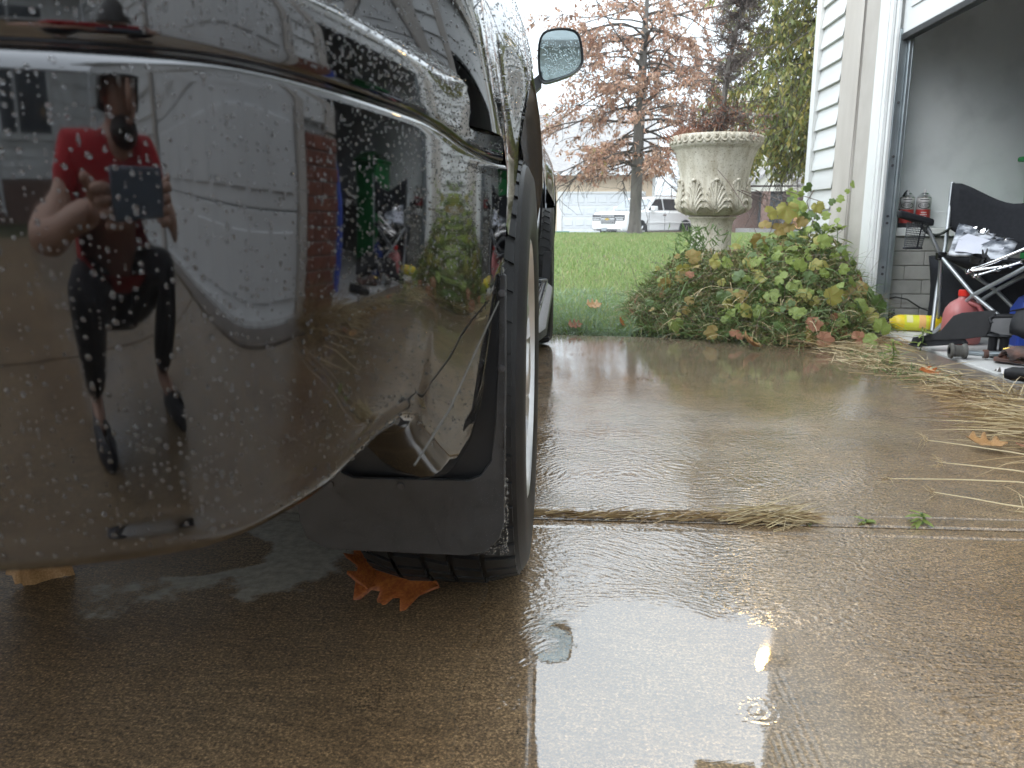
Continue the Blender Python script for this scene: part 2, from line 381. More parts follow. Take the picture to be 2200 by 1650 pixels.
    st = math_('MULTIPLY', math_('SUBTRACT', 1.0, math_('MULTIPLY', calm, 0.985)), math_('MULTIPLY_ADD', rough_zone, 0.45, 0.42))
    # one raindrop ring
    rx_, ry_ = math_('SUBTRACT', x, 0.268), math_('SUBTRACT', y, 0.965)
    rr_ = math_('SQRT', math_('ADD', math_('MULTIPLY', rx_, rx_), math_('MULTIPLY', ry_, ry_)))
    ring = math_('MULTIPLY', math_('SINE', math_('MULTIPLY', rr_, 480.0)), math_('SUBTRACT', 1.0, smooth(rr_, 0.015, 0.045)))
    hgt = math_('MULTIPLY_ADD', ring, 0.16, hgt)
    st = math_('MAXIMUM', st, math_('MULTIPLY', math_('SUBTRACT', 1.0, smooth(rr_, 0.03, 0.05)), 0.10))
    l.new(hgt, bp.inputs['Height'])
    l.new(st, bp.inputs['Strength'])
    l.new(bp.outputs[0], b.inputs['Coat Normal'])
    damp = math_('MULTIPLY', math_('SUBTRACT', 1.0, film), 0.28)
    east = math_('MULTIPLY', math_('MULTIPLY', smooth(x, 0.29, 0.42), math_('SUBTRACT', 1.0, smooth(y, 1.5, 2.3))), 0.14)
    cr = math_('ADD', math_('ADD', math_('MULTIPLY_ADD', math_('SUBTRACT', 1.0, calm), 0.02, 0.012), damp), east)
    l.new(cr, b.inputs['Coat Roughness'])
    bp2 = n.new('ShaderNodeBump'); bp2.inputs['Strength'].default_value = 0.5; bp2.inputs['Distance'].default_value = 0.003
    l.new(fine, bp2.inputs['Height']); l.new(bp2.outputs[0], b.inputs['Normal'])
    return m
COAT_IOR = 2.3
HAZE = 0.0016
M['drive'] = concrete_material()

# ------------------------------------------------------------------ mesh helpers
class MB:
    """Collects shapes; build() links them as one mesh object."""
    def __init__(s):
        s.v, s.f, s.mi, s.cur = [], [], [], 0
    def add(s, vs, fs):
        o = len(s.v)
        s.v += [tuple(map(float, p)) for p in vs]
        s.f += [tuple(i + o for i in f) for f in fs]
        s.mi += [s.cur] * len(fs)
        return s
    def box(s, x0, x1, y0, y1, z0, z1):
        vs = [(x, y, z) for x in (x0, x1) for y in (y0, y1) for z in (z0, z1)]
        return s.add(vs, [(0, 1, 3, 2), (4, 6, 7, 5), (0, 4, 5, 1), (2, 3, 7, 6), (0, 2, 6, 4), (1, 5, 7, 3)])
    def grid(s, rows, close=False):
        n, m = len(rows), len(rows[0])
        vs = [p for r in rows for p in r]
        fs = []
        for i in range(n - 1):
            for j in range(m - 1 if not close else m):
                k = (j + 1) % m
                fs.append((i * m + j, i * m + k, (i + 1) * m + k, (i + 1) * m + j))
        return s.add(vs, fs)
    def tube(s, pts, r, n=8, cap=True):
        pts = [Vector(p) for p in pts]
        rs = r if isinstance(r, (list, tuple)) else [r] * len(pts)
        rows = []
        up = None
        for i, p in enumerate(pts):
            d = (pts[min(i + 1, len(pts) - 1)] - pts[max(i - 1, 0)])
            d = d.normalized() if d.length > 1e-9 else Vector((0, 0, 1))
            if up is None:
                up = Vector((0, 0, 1)) if abs(d.z) < 0.9 else Vector((1, 0, 0))
            a = d.cross(up); a = a.normalized() if a.length > 1e-6 else d.orthogonal().normalized()
            b = a.cross(d).normalized(); up = b
            rows.append([p + (a * math.cos(2 * PI * k / n) + b * math.sin(2 * PI * k / n)) * rs[i] for k in range(n)])
        o = len(s.v)
        s.grid(rows, True)
        if cap:
            s.add([], [])
            m = len(pts) - 1
            s.f.append(tuple(o + k for k in range(n))[::-1]); s.mi.append(s.cur)
            s.f.append(tuple(o + m * n + k for k in range(n))); s.mi.append(s.cur)
        return s
    def lathe(s, prof, n=24, at=(0, 0, 0), mat=None, cap=True):
        """prof: (radius, height) pairs turned about z; mat: an optional 4x4 for tilting."""
        rows = []
        for r, z in prof:
            row = []
            for k in range(n):
                p = Vector((r * math.cos(2 * PI * k / n), r * math.sin(2 * PI * k / n), z))
                if mat is not None: p = mat @ p
                row.append(p + Vector(at))
            rows.append(row)
        o = len(s.v)
        s.grid(rows, True)
        if cap:
            m = len(prof) - 1
            s.f.append(tuple(o + k for k in range(n))[::-1]); s.mi.append(s.cur)
            s.f.append(tuple(o + m * n + k for k in range(n))); s.mi.append(s.cur)
        return s
    def prism(s, poly, d, fn):
        """poly 2-D outline, thickness d; fn(u, v, w) places it."""
        n = len(poly)
        vs = [fn(u, v, 0) for u, v in poly] + [fn(u, v, d) for u, v in poly]
        fs = [tuple(range(n))[::-1], tuple(range(n, 2 * n))] + [(i, (i + 1) % n, (i + 1) % n + n, i + n) for i in range(n)]
        return s.add(vs, fs)
    def ball(s, c, r, n=12, m=8, sq=(1, 1, 1)):
        rows = []
        for i in range(m + 1):
            t = PI * i / m
            rr, z = max(math.sin(t), 0.001), math.cos(t)
            rows.append([(c[0] + r * sq[0] * rr * math.cos(2 * PI * k / n), c[1] + r * sq[1] * rr * math.sin(2 * PI * k / n), c[2] - r * sq[2] * z) for k in range(n)])
        return s.grid(rows, True)
    def build(s, name, mat, parent=None, smooth=40, bevel=0, root=None, recalc=True):
        off = Vector((0, 0, 0))
        me = bpy.data.meshes.new(name)
        if parent is not None:
            q = parent
            while q is not None:
                off += q.location; q = q.parent
        me.from_pydata([(p[0] - off.x, p[1] - off.y, p[2] - off.z) for p in s.v], [], s.f)
        mats = mat if isinstance(mat, (list, tuple)) else [mat]
        for mm in mats: me.materials.append(mm)
        if len(mats) > 1: me.polygons.foreach_set('material_index', s.mi)
        if recalc:
            bm = bmesh.new(); bm.from_mesh(me)
            bmesh.ops.recalc_face_normals(bm, faces=bm.faces)
            bm.to_mesh(me); bm.free()
        me.update()
        if smooth:
            me.shade_smooth()
            if smooth < 180: me.set_sharp_from_angle(angle=R(smooth))
        o = bpy.data.objects.new(name, me)
        COL.objects.link(o)
        if parent is not None: o.parent = parent
        if bevel:
            bv = o.modifiers.new('bevel', 'BEVEL'); bv.width = bevel; bv.segments = 2; bv.limit_method = 'ANGLE'; bv.angle_limit = R(35)
        return o

def local(mb, name, mat, parent, smooth=40, bevel=0, recalc=True):
    """Part whose vertices are already in the parent's own space."""
    keep = parent
    o = mb.build(name, mat, None, smooth, bevel, recalc=recalc)
    o.parent = keep
    return o

def tag(o, label=None, cat=None, group=None, kind=None):
    if label: o['label'] = label
    if cat: o['category'] = cat
    if group: o['group'] = group
    if kind: o['kind'] = kind
    return o

def thing(name, loc, label, cat, group=None, rz=0.0):
    o = bpy.data.objects.new(name, None)
    COL.objects.link(o)
    o.location = loc; o.rotation_euler = (0, 0, rz); o.empty_display_size = 0.1
    return tag(o, label, cat, group)

def raw(name, V, F, mat, parent=None, smooth=False):
    """Big numpy mesh: V (n,3), F (m,k)."""
    me = bpy.data.meshes.new(name)
    V = np.asarray(V, np.float32); F = np.asarray(F, np.int32)
    if parent is not None:
        q = parent; off = np.zeros(3, np.float32)
        while q is not None:
            off += np.array(q.location, np.float32); q = q.parent
        V = V - off
    k = F.shape[1]
    me.vertices.add(len(V)); me.vertices.foreach_set('co', V.ravel())
    me.loops.add(F.size); me.loops.foreach_set('vertex_index', F.ravel())
    me.polygons.add(len(F)); me.polygons.foreach_set('loop_start', np.arange(0, F.size, k, dtype=np.int32))
    me.update(calc_edges=True)
    me.materials.append(mat)
    if smooth: me.shade_smooth()
    o = bpy.data.objects.new(name, me); COL.objects.link(o)
    if parent is not None: o.parent = parent
    return o

def blades(P, D, L, W, bend=0.3, seg=2, side=None):
    """Thin tapering blades: roots P, unit directions D, lengths L, widths W; they droop by bend*L at the tip."""
    n = len(P)
    if side is None:
        side = np.cross(D, RNG.normal(size=(n, 3)))
    side = side / (np.linalg.norm(side, axis=1, keepdims=True) + 1e-9)
    vs, fs = [], []
    for i in range(seg):
        t = i / seg
        c = P + D * (L * t)[:, None]
        c = c - np.array([0, 0, 1.0]) * (bend * L * t * t)[:, None]
        w = (W * (1 - 0.35 * t))[:, None]
        vs += [c - side * w / 2, c + side * w / 2]
    tip = P + D * L[:, None] - np.array([0, 0, 1.0]) * (bend * L)[:, None]
    vs.append(tip)
    V = np.stack(vs, 1).reshape(-1, 3)
    k = 2 * seg + 1
    base = np.arange(n) * k
    tris = []
    for i in range(seg - 1):
        a, b, c, d = 2 * i, 2 * i + 1, 2 * i + 2, 2 * i + 3
        tris += [(a, b, d), (a, d, c)]
    tris.append((2 * seg - 2, 2 * seg - 1, 2 * seg))
    F = (base[:, None, None] + np.array(tris)[None]).reshape(-1, 3)
    return V, F

def leafquads(P, D, L, W):
    """Small diamond leaves, two triangles each, slightly folded."""
    n = len(P)
    side = np.cross(D, RNG.normal(size=(n, 3))); side /= np.linalg.norm(side, axis=1, keepdims=True) + 1e-9
    nor = np.cross(D, side)
    mid = P + D * (L * 0.45)[:, None] + nor * (L * 0.12)[:, None]
    tip = P + D * L[:, None]
    V = np.stack([P, mid + side * (W / 2)[:, None], tip, mid - side * (W / 2)[:, None]], 1).reshape(-1, 3)
    b = np.arange(n) * 4
    F = np.concatenate([np.stack([b, b + 1, b + 2], 1), np.stack([b, b + 2, b + 3], 1)])
    return V, F

def join(lst):
    Vs, Fs, o = [], [], 0
    for V, F in lst:
        Vs.append(V); Fs.append(F + o); o += len(V)
    return np.concatenate(Vs), np.concatenate(Fs)

def unit(a):
    return a / (np.linalg.norm(a, axis=-1, keepdims=True) + 1e-9)

def text_mesh(s, size, depth=0.0):
    cu = bpy.data.curves.new('letters', 'FONT')
    cu.body = s; cu.size = size; cu.align_x = 'CENTER'; cu.align_y = 'CENTER'; cu.extrude = depth
    o = bpy.data.objects.new('letters', cu); COL.objects.link(o)
    dg = bpy.context.evaluated_depsgraph_get(); dg.update()
    me = bpy.data.meshes.new_from_object(o.evaluated_get(dg))
    bpy.data.objects.remove(o); bpy.data.curves.remove(cu)
    return me
# ------------------------------------------------------------------ the ground
def sst(a, b, t):
    t = min(1, max(0, (t - a) / (b - a)))          # b may lie below a
    return t * t * (3 - 2 * t)

def ground_z(x, y):
    if y < 4.2: return -0.09
    return -0.09 + 0.10 * sst(4.2, 4.75, y) + 0.27 * sst(4.6, 17, y) - 0.62 * sst(18.5, 36, y)

ys = [-40, -20, -12, -7, -4, 0, 3, 4.2, 4.3, 4.4, 4.5, 4.6, 4.75] + [4.75 + 0.35 * i for i in range(1, 45)] + [20.5 + 0.8 * i for i in range(1, 24)] + [42, 50, 70, 110]
xs = [-90, -50, -25, -10, -5] + [-3 + 0.5 * i for i in range(0, 26)] + [11, 14, 20, 30, 60, 90]
mb = MB()
mb.grid([[(x, y, ground_z(x, y) + (0.012 * math.sin(1.7 * x + y) * math.cos(0.9 * y) if 4.8 < y < 40 else 0)) for x in xs] for y in ys])
tag(mb.build('lawn_ground', M['soil'], smooth=180), kind='structure')
mb = MB()
mb.grid([[(x, y, ground_z(x, y) + 0.02) for x in (-9, -4, 0, 3, 6, 12)] for y in (25, 27, 29, 31, 33, 35, 37, 39, 40.9)])
tag(mb.build('street', M['street'], smooth=180), kind='structure')

drive = bpy.data.objects.new('driveway', None); COL.objects.link(drive)
tag(drive, kind='structure')
def slab(poly, name='slab'):
    m = MB()
    m.prism(poly, 0.1, lambda u, v, w: (u, v, -0.1 + w))
    return m.build(name, M['drive'], drive, smooth=30, bevel=0.006)
slab([(-3.4, -4.8), (1.5, -4.8), (1.5, -1.21), (-3.4, -1.21)])
slab([(-3.4, -1.19), (1.52, -1.19), (1.52, 1.585), (-3.4, 1.615)])
slab([(-3.4, 1.618), (1.52, 1.588), (1.52, 1.632), (-3.4, 1.657)], 'slab_border')
slab([(-3.4, 1.671), (1.54, 1.646), (1.54, 1.70), (-3.4, 1.722)], 'slab_border')
slab([(-3.4, 1.725), (1.54, 1.703), (1.55, 4.03), (1.2, 4.09), (0.97, 4.24), (0.5, 4.4), (-0.02, 4.47), (-3.4, 4.7)])
mb = MB().box(-3.4, 1.55, -4.8, 4.1, -0.085, -0.022)
tag(mb.build('joint_soil', M['soil']), kind='structure')
mb = MB()
mb.box(1.555, 1.79, -4.0, 4.85, -0.1, 0.012)
tag(mb.build('apron_kerb', M['apron'], bevel=0.012), kind='structure')
mb = MB().box(1.795, 8.0, -6.9, 5.1, -0.1, 0.02)
tag(mb.build('garage_floor', M['floor'], bevel=0.006), kind='structure')

# ------------------------------------------------------------------ the house with the two garage doors
house = thing('house', (1.85, 1.0, 0), 'white sided house with an open garage doorway and beige corner boards', 'house')
XF = 1.87
m = MB()
m.box(XF, 1.955, 4.965, 6.3, -0.1, 4.5)
m.box(XF, 2.0, 1.95, 2.45, -0.1, 2.25)
m.box(XF, 2.0, -7.0, -2.9, -0.1, 2.25)
m.box(XF, 2.0, -7.0, 4.96, 2.25, 4.5)
m.box(1.957, 8.0, 6.15, 6.3, -0.1, 4.5)
m.box(7.9, 8.0, -7.0, 6.15, -0.1, 4.5)
m.build('outer_wall', M['white_pvc'], house)
m = MB()
m.box(1.957, 7.9, 5.1, 5.2, -0.1, 2.6)
m.build('interior_side_wall', M['drywall'], house)
m = MB()
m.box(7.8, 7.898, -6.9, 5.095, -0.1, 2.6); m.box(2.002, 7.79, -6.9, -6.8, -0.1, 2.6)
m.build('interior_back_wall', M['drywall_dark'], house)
MB().box(2.003, 7.9, -6.9, 5.095, 2.61, 2.7).build('garage_ceiling', M['drywall'], house)
# painted brick footing of the interior wall, with its ledge
MB().box(1.959, 7.6, 5.005, 5.098, -0.05, 0.527).build('brick_backing', M['mortar'], house)
bh, bl = 0.0865, 0.222
b_me = None
for r in range(6):
    for k in range(9):
        x0 = 1.961 + k * bl - (bl / 2 if r % 2 else 0)
        a, b = max(x0, 1.960), x0 + bl - 0.004
        if b - a < 0.03: continue
        m = MB().box(a, b, 4.994 + random.uniform(0, 0.004), 5.004, 0.022 + r * bh, 0.022 + (r + 1) * bh - 0.004)
        m.build('brick', M['greybrick'], house, bevel=0.004)
m = MB().box(1.958, 7.6, 4.975, 5.097, 0.543, 0.592)
m.build('ledge_board', M['white_trim'], house, bevel=0.004)
MB().box(1.958, 7.6, 5.085, 5.0985, 0.594, 0.69).build('wall_skirting', M['drywall'], house, bevel=0.002)
# siding planks: one clapboard per course, each lapping over the one below
def plank(y0, y1, z, h=0.1415, name='siding_plank'):
    mm = MB()
    prof = [(1.872, z + h + 0.012), (1.858, z + h + 0.012), (1.836, z + 0.004), (1.838, z), (1.872, z)]
    mm.grid([[(px, yy, pz) for px, pz in prof] for yy in (y0, y1)])
    return mm.build(name, M['white_pvc'], house, smooth=20)
z = 0.426
while z < 4.45:
    if z < 2.3:
        plank(5.762, 6.24, z)
        if z > 0.95: plank(1.99, 2.40, z)
        plank(-7.0, -3.0, z)
    else:
        plank(-7.0, 6.24, z)
    z += 0.1415
MB().box(1.822, 1.9, 6.242, 6.345, 0.40, 4.5).build('corner_post', M['white_trim'], house, bevel=0.004)
MB().box(1.868, 1.9, 5.77, 6.24, -0.1, 0.424).build('foundation', M['mortar'], house)
m = MB()
m.grid([[(1.842 + (0.004 if k == 1 else 0), 5.415 + 0.02 * math.sin(z * 2.1) * (1 if z < 1.2 else 0.3) if e == 0 else 5.758, z) for e in (0, 1)] for k, z in enumerate(np.linspace(0.0, 2.3, 16))])
m.box(1.845, 1.869, 5.42, 5.757, 0, 2.3)
m.build('corner_board', M['beige'], house)
MB().box(1.862, 1.869, 5.37, 5.43, 0, 2.3).build('board_gap', M['wire_black'], house)
MB().box(1.850, 1.869, 5.145, 5.392, 0, 2.3).build('door_casing', M['stucco'], house, bevel=0.003)
m = MB()
m.box(1.842, 1.8685, 5.008, 5.142, 0.0, 2.2)
m.box(1.848, 1.8685, 4.965, 5.006, 0.0, 2.2)
m.build('white_jamb_trim', M['white_trim'], house, bevel=0.003)
MB().box(1.8695, 1.888, 4.935, 4.9635, 0.0, 2.24).build('door_jamb', M['white_trim'], house, bevel=0.002)
m = MB()
m.box(1.81, 1.869, 2.30, 2.45, 0.96, 2.2); m.box(1.81, 1.869, 1.86, 1.985, 0, 2.2)
m.box(1.81, 1.869, -3.02, -2.88, 0, 2.2); m.box(1.811, 1.8685, -2.88, 1.86, 2.12, 2.25)
m.box(1.811, 1.8685, 2.45, 4.96, 2.12, 2.25)
m.build('beige_door_trim', M['beige'], house, bevel=0.003)
# red brick pillar between the doors
for r in range(12):
    for k in range(-1, 2):
        y0 = 1.992 + k * 0.21 + (0.105 if r % 2 else 0)
        a, b = max(y0, 1.992), min(y0 + 0.2, 2.445)
        if b - a < 0.03: continue
        MB().box(1.795 + random.uniform(0, .004), 1.862, a, b, 0.01 + r * 0.078, 0.01 + r * 0.078 + 0.068).build('red_brick', M['redbrick'], house, bevel=0.003)
MB().box(1.806, 1.869, 1.995, 2.442, -0.05, 0.945).build('pillar_mortar', M['mortar'], house)
# the half open sectional door
gd = MB().box(1.905, 1.945, 2.46, 4.94, 1.672, 2.24).build('raised_door', M['door_white'], house, bevel=0.003)
MB().box(1.90, 1.948, 2.46, 4.94, 1.636, 1.672).build('door_seal', M['rubber'], gd, bevel=0.006)
for k in range(4):
    y0 = 2.56 + k * 0.6
    MB().box(1.897, 1.905, y0, y0 + 0.48, 1.79, 2.1).build('raised_panel', M['door_white'], gd, bevel=0.006)
tr = MB()
tr.box(1.889, 1.934, 4.93, 4.944, 0.02, 1.7)
tr.build('track_bracket', M['steel'], house, bevel=0.002)
tr = MB()
tr.box(1.936, 1.954, 4.905, 4.944, 0.02, 2.3); tr.box(1.954, 1.962, 4.905, 4.91, 0.02, 2.3)
tr = tr.build('door_track', M['steel'], house, bevel=0.003)
for z in (0.15, 0.32, 0.36, 0.62, 0.66, 0.95, 1.0, 1.3):
    MB().lathe([(0.008, 0), (0.008, 0.006)], 8, (1.912, 4.9265, z), Matrix.Rotation(R(90), 4, 'X')).build('track_bolt', M['dark_part'], house)
# the closed double door nearer the camera
cd = MB()
for k in range(4):
    cd.box(1.885, 1.92, -2.88, 1.86, 0.015 + k * 0.53, 0.015 + k * 0.53 + 0.522)
cd = cd.build('closed_door', M['door_white'], house, bevel=0.006)
pan = None
for r in range(4):
    for k in range(8):
        y0 = -2.80 + k * 0.585
        if pan is None:
            pan = MB().box(1.872, 1.884, y0, y0 + 0.48, 0.1, 0.44).build('door_panel', M['door_white'], cd, bevel=0.01)
            p0 = y0
        else:
            c = pan.copy(); COL.objects.link(c); c.location = (0, y0 - p0, r * 0.53)
# roof with its overhang
m = MB()
m.prism([(1.40, 4.42), (1.40, 4.52), (5.0, 6.6), (8.6, 4.52), (8.6, 4.42), (5.0, 6.48)], 13.75, lambda u, v, w: (u, -7.0 + w, v))
rf = m.build('roof', M['shingle'], house)
MB().box(1.40, 1.86, -6.98, 6.73, 4.40, 4.418).build('soffit', M['white_trim'], rf)
m = MB(); m.tube([(1.36, -6.9, 4.47), (1.36, 6.74, 4.45)], 0.055, 8); m.build('gutter', M['white_trim'], rf)
# wing of the house behind the camera, seen only in the paint
wing = thing('house_wing', (-1.5, -7.5, 0), 'white sided house wing with a window above brick, reflected in the bumper', 'house')
MB().box(-6, 1.86, -7.6, -7.1, 0.55, 2.55).build('wall', M['white_pvc'], wing)
MB().box(-6, 1.86, -7.6, -7.08, -0.2, 0.55).build('brick_base', M['far_brick'], wing)
for k in range(13):
    z = 0.56 + k * 0.15
    mm = MB(); mm.grid([[(xx, yy, zz) for yy, zz in ((-7.1, z + 0.15), (-7.085, z + 0.15), (-7.06, z), (-7.1, z))] for xx in (-6, 1.85)])
    mm.build('siding_plank', M['white_pvc'], wing, smooth=20)
wf = MB()
wf.box(-0.55, 0.75, -7.06, -7.01, 1.10, 2.25)
wf = wf.build('window_frame', M['white_trim'], wing, bevel=0.01)
MB().box(-0.45, 0.07, -7.005, -6.998, 1.20, 2.16).build('pane', M['window'], wf)
MB().box(0.13, 0.65, -7.005, -6.998, 1.20, 2.16).build('pane', M['window'], wf)
m = MB(); m.tube([(-0.75, -7.0, 2.5), (-0.75, -7.0, 0.15), (-0.7, -6.8, 0.08)], 0.045, 8)
m.build('downspout', M['white_trim'], wing)
m = MB(); m.prism([(-6.7, 2.5), (-6.7, 2.6), (-10.5, 3.5), (-10.5, 3.38)], 7.9, lambda u, v, w: (-6.0 + w, u, v))
m.build('roof', M['shingle'], wing)
# lit flood lamp high on the wall
fl = thing('flood_lamp', (1.83, 5.95, 2.9), 'lit flood lamp fixed high on the white siding', 'lamp')
MB().lathe([(0.05, 0), (0.05, 0.03), (0.02, 0.04)], 16, (1.834, 5.95, 2.9), Matrix.Rotation(R(-90), 4, 'Y')).build('base', M['white_trim'], fl)
for s in (-1,):
    a = Matrix.Rotation(R(-115), 4, 'Y')
    MB().lathe([(0.02, -0.12), (0.05, -0.03), (0.10, 0.06), (0.105, 0.075)], 16, (1.72, 5.95, 2.88), a).build('housing', M['white_trim'], fl)
    MB().lathe([(0.001, 0.1), (0.06, 0.096), (0.098, 0.076)], 16, (1.72, 5.95, 2.88), a, cap=False).build('lamp_face', M['bulb'], fl)

# ------------------------------------------------------------------ the black off-road car parked beside the camera
# Plan of the rear bumper's right corner, from the middle of the tail to the wheel arch.
PLAN = [(-0.97, 0.292), (-0.80, 0.297), (-0.62, 0.306), (-0.45, 0.323), (-0.35, 0.338),
        (-0.2711, 0.3541), (-0.2617, 0.3566), (-0.2524, 0.3593), (-0.2432, 0.3624), (-0.234, 0.3656), (-0.2249, 0.3692), (-0.2157, 0.3731), (-0.2065, 0.3773),
        (-0.1974, 0.382), (-0.1883, 0.3874), (-0.1796, 0.3942), (-0.1713, 0.4028), (-0.1636, 0.414), (-0.1564, 0.4284), (-0.1496, 0.4464), (-0.1429, 0.4682),
        (-0.136, 0.4939), (-0.129, 0.5247), (-0.1217, 0.5626), (-0.1139, 0.6097), (-0.1057, 0.6708), (-0.0969, 0.7552), (-0.0912, 0.8016), (-0.084, 0.8461), (-0.0752, 0.8873), (-0.065, 0.9247)]
def spline(t, y, q):
    t, y, q = (np.asarray(a, float) for a in (t, y, q))
    n = len(t); h = np.diff(t)
    A = np.eye(n); bb = np.zeros(n)
    for i in range(1, n - 1):
        A[i, i - 1:i + 2] = h[i - 1], 2 * (h[i - 1] + h[i]), h[i]
        bb[i] = 6 * ((y[i + 1] - y[i]) / h[i] - (y[i] - y[i - 1]) / h[i - 1])
    mm = np.linalg.solve(A, bb)
    i = np.clip(np.searchsorted(t, q) - 1, 0, n - 2)
    a, b = t[i + 1] - q, q - t[i]
    return mm[i] * a ** 3 / (6 * h[i]) + mm[i + 1] * b ** 3 / (6 * h[i]) + (y[i] / h[i] - mm[i] * h[i] / 6) * a + (y[i + 1] / h[i] - mm[i + 1] * h[i] / 6) * b
pl = np.array(PLAN)
arc = np.concatenate([[0], np.cumsum(np.hypot(*np.diff(pl, axis=0).T))])
NU = 220
su = np.concatenate([np.linspace(0, arc[4], 16)[:-1], np.linspace(arc[4], arc[-1], NU - 15)])
bx, by = spline(arc, pl[:, 0], su), spline(arc, pl[:, 1], su)
tx, ty = np.gradient(bx, su), np.gradient(by, su)
tl = np.hypot(tx, ty); nx_, ny_ = ty / tl, -tx / tl            # outward normal of the plan curve
# lower edge of the bumper along its length (by distance from the arch end of the curve)
ZB = [(0.0, 0.474), (0.3541, 0.474), (0.40, 0.4757), (0.4995, 0.4736), (0.5895, 0.482), (0.63, 0.478), (0.668, 0.462), (0.6886, 0.4381), (0.7739, 0.3794), (0.8197, 0.3667), (0.863, 0.3745), (0.898, 0.415), (0.916, 0.495), (0.9247, 0.56)]
zb = np.interp(by, [a for a, b in ZB], [b for a, b in ZB]) - 0.020 * np.interp(by, [0.0, 0.40, 0.5, 0.62, 0.70], [1, 1, 0.8, 0.45, 0])
k_ = np.ones(5) / 5
zb[20:-8] = np.convolve(zb, k_, 'same')[20:-8]
def lower_profile(n=34):
    """(height fraction below z=0.60 or absolute height, outward offset) rows of the lower bumper face, top to bottom."""
    rows = []
    zz, d, t = 0.7155, 0.0, 0.0
    z_list = list(np.linspace(0.7155, 0.495, 40))
    prev = None
    for z in z_list:
        tilt = R(max(0, (0.69 - z) / 0.018) * 1.0)
        if prev is not None: d -= math.tan(tilt) * (prev - z)
        rows.append((z, d)); prev = z
    rows += [(0.4915, d - 0.0010), (0.488, d - 0.0014), (0.4845, d - 0.0015), (0.481, d - 0.0017), (0.478, d - 0.0024), (0.474, d - 0.0046), (0.468, d - 0.010), (0.464, d - 0.018), (0.462, d - 0.030), (0.465, d - 0.06)]
    return rows
LP = lower_profile()
UP = [(0.795, -0.085), (0.789, -0.06), (0.783, -0.038), (0.777, -0.022), (0.7725, -0.0125), (0.768, -0.0075), (0.762, -0.0058), (0.754, -0.0052), (0.744, -0.0052), (0.735, -0.0052),
      (0.7258, -0.0055), (0.7249, -0.0066), (0.7241, -0.0084), (0.7232, -0.0085), (0.7220, -0.0068), (0.7203, -0.0038), (0.7184, -0.0014)]
PROF = UP + LP
def bumper_point(i, z, d):
    y = by[i]
    zz = z
    if z < 0.60: zz = 0.60 - (0.60 - z) * (0.60 - zb[i]) / (0.60 - 0.462)
    if z > 0.70: zz = z - 0.016 * sst(0.62, 0.93, y) * (1 if z < 0.74 else max(0, 1 - (z - 0.74) / 0.03))
    if z > 0.772:                                           # the cover's top climbs towards the wheel arch
        zz += 0.030 * sst(0.55, 0.92, y) * min(1, (z - 0.772) / 0.02)
        d = d * (1 - 0.5 * sst(0.6, 0.92, y))
    return (bx[i] + nx_[i] * d, by[i] + ny_[i] * d, zz)
car = thing('parked_suv', (-0.97, 2.7, 0), 'wet glossy black SUV covered in raindrops, its rear bumper corner filling the left side', 'car')
CX = -0.97
def mirror_x(p): return (2 * CX - p[0], p[1], p[2])
def mirrored(mbx):
    mm = MB(); mm.v = [mirror_x(p) for p in mbx.v]; mm.f = [f[::-1] for f in mbx.f]; mm.mi = list(mbx.mi); return mm
mb = MB()
mb.grid([[bumper_point(i, z, d) for i in range(NU)] for z, d in PROF])
mb.grid([[mirror_x(bumper_point(i, z, d)) for i in range(0, NU)] for z, d in PROF])
bump_o = mb.build('rear_bumper', M['paint'], car, smooth=60, recalc=False)

# raindrops
def drops(samples, name, parent, nseg=9):
    """samples: (point, normal, radius). Low glassy domes."""
    Vs, Fs = [], []
    ring = [(1.0, -0.05), (0.93, 0.28), (0.66, 0.56), (0.25, 0.70)]
    o = 0
    for p, nn, r in samples:
        nn = Vector(nn).normalized(); a = nn.orthogonal().normalized(); b = nn.cross(a)
        ph = random.random() * 6.28
        el = 1 + random.random() * 0.35
        for rr, h in ring:
            for k in range(nseg):
                t = ph + 2 * PI * k / nseg
                q = Vector(p) + a * (rr * r * math.cos(t)) + b * (rr * r * math.sin(t) * el) + nn * (h * r)
                Vs.append(q[:])
        Vs.append((Vector(p) + nn * (0.74 * r))[:])
        for j in range(len(ring) - 1):
            for k in range(nseg):
                k2 = (k + 1) % nseg
                A, B, C, D = o + j * nseg + k, o + j * nseg + k2, o + (j + 1) * nseg + k2, o + (j + 1) * nseg + k
                Fs += [(A, B, C), (A, C, D)]
        top = o + len(ring) * nseg
        for k in range(nseg):
            Fs.append((o + (len(ring) - 1) * nseg + k, o + (len(ring) - 1) * nseg + (k + 1) % nseg, top))
        o = top + 1
    ob = raw(name, np.array(Vs), np.array(Fs), M['drop'], parent, smooth=True)
    return tag(ob, kind='stuff')
def bumper_samples(n, u0, u1, zr, size):
    out = []
    while len(out) < n:
        s = random.uniform(u0, u1)
        i = int(np.clip(np.searchsorted(su, s), 1, NU - 2))
        z = random.uniform(*zr)
        zs = [p[0] for p in PROF]
        j = min(range(len(PROF) - 1), key=lambda q: abs(PROF[q][0] - z))
        d = PROF[j][1] if j + 1 >= len(PROF) else PROF[j][1] + (PROF[j + 1][1] - PROF[j][1]) * (0 if PROF[j + 1][0] == PROF[j][0] else (z - PROF[j][0]) / (PROF[j + 1][0] - PROF[j][0]))
        p = Vector(bumper_point(i, z, d))
        a = Vector(bumper_point(i + 1, z, d)) - Vector(bumper_point(i - 1, z, d))
        jj = min(j, len(PROF) - 2)
        b = Vector(bumper_point(i, *PROF[jj + 1])) - Vector(bumper_point(i, *PROF[jj]))
        nn = a.cross(b)
        if nn.x * nx_[i] + nn.y * ny_[i] < 0: nn = -nn
        if nn.length < 1e-12: continue
        out.append((p, nn, size()))
    return out
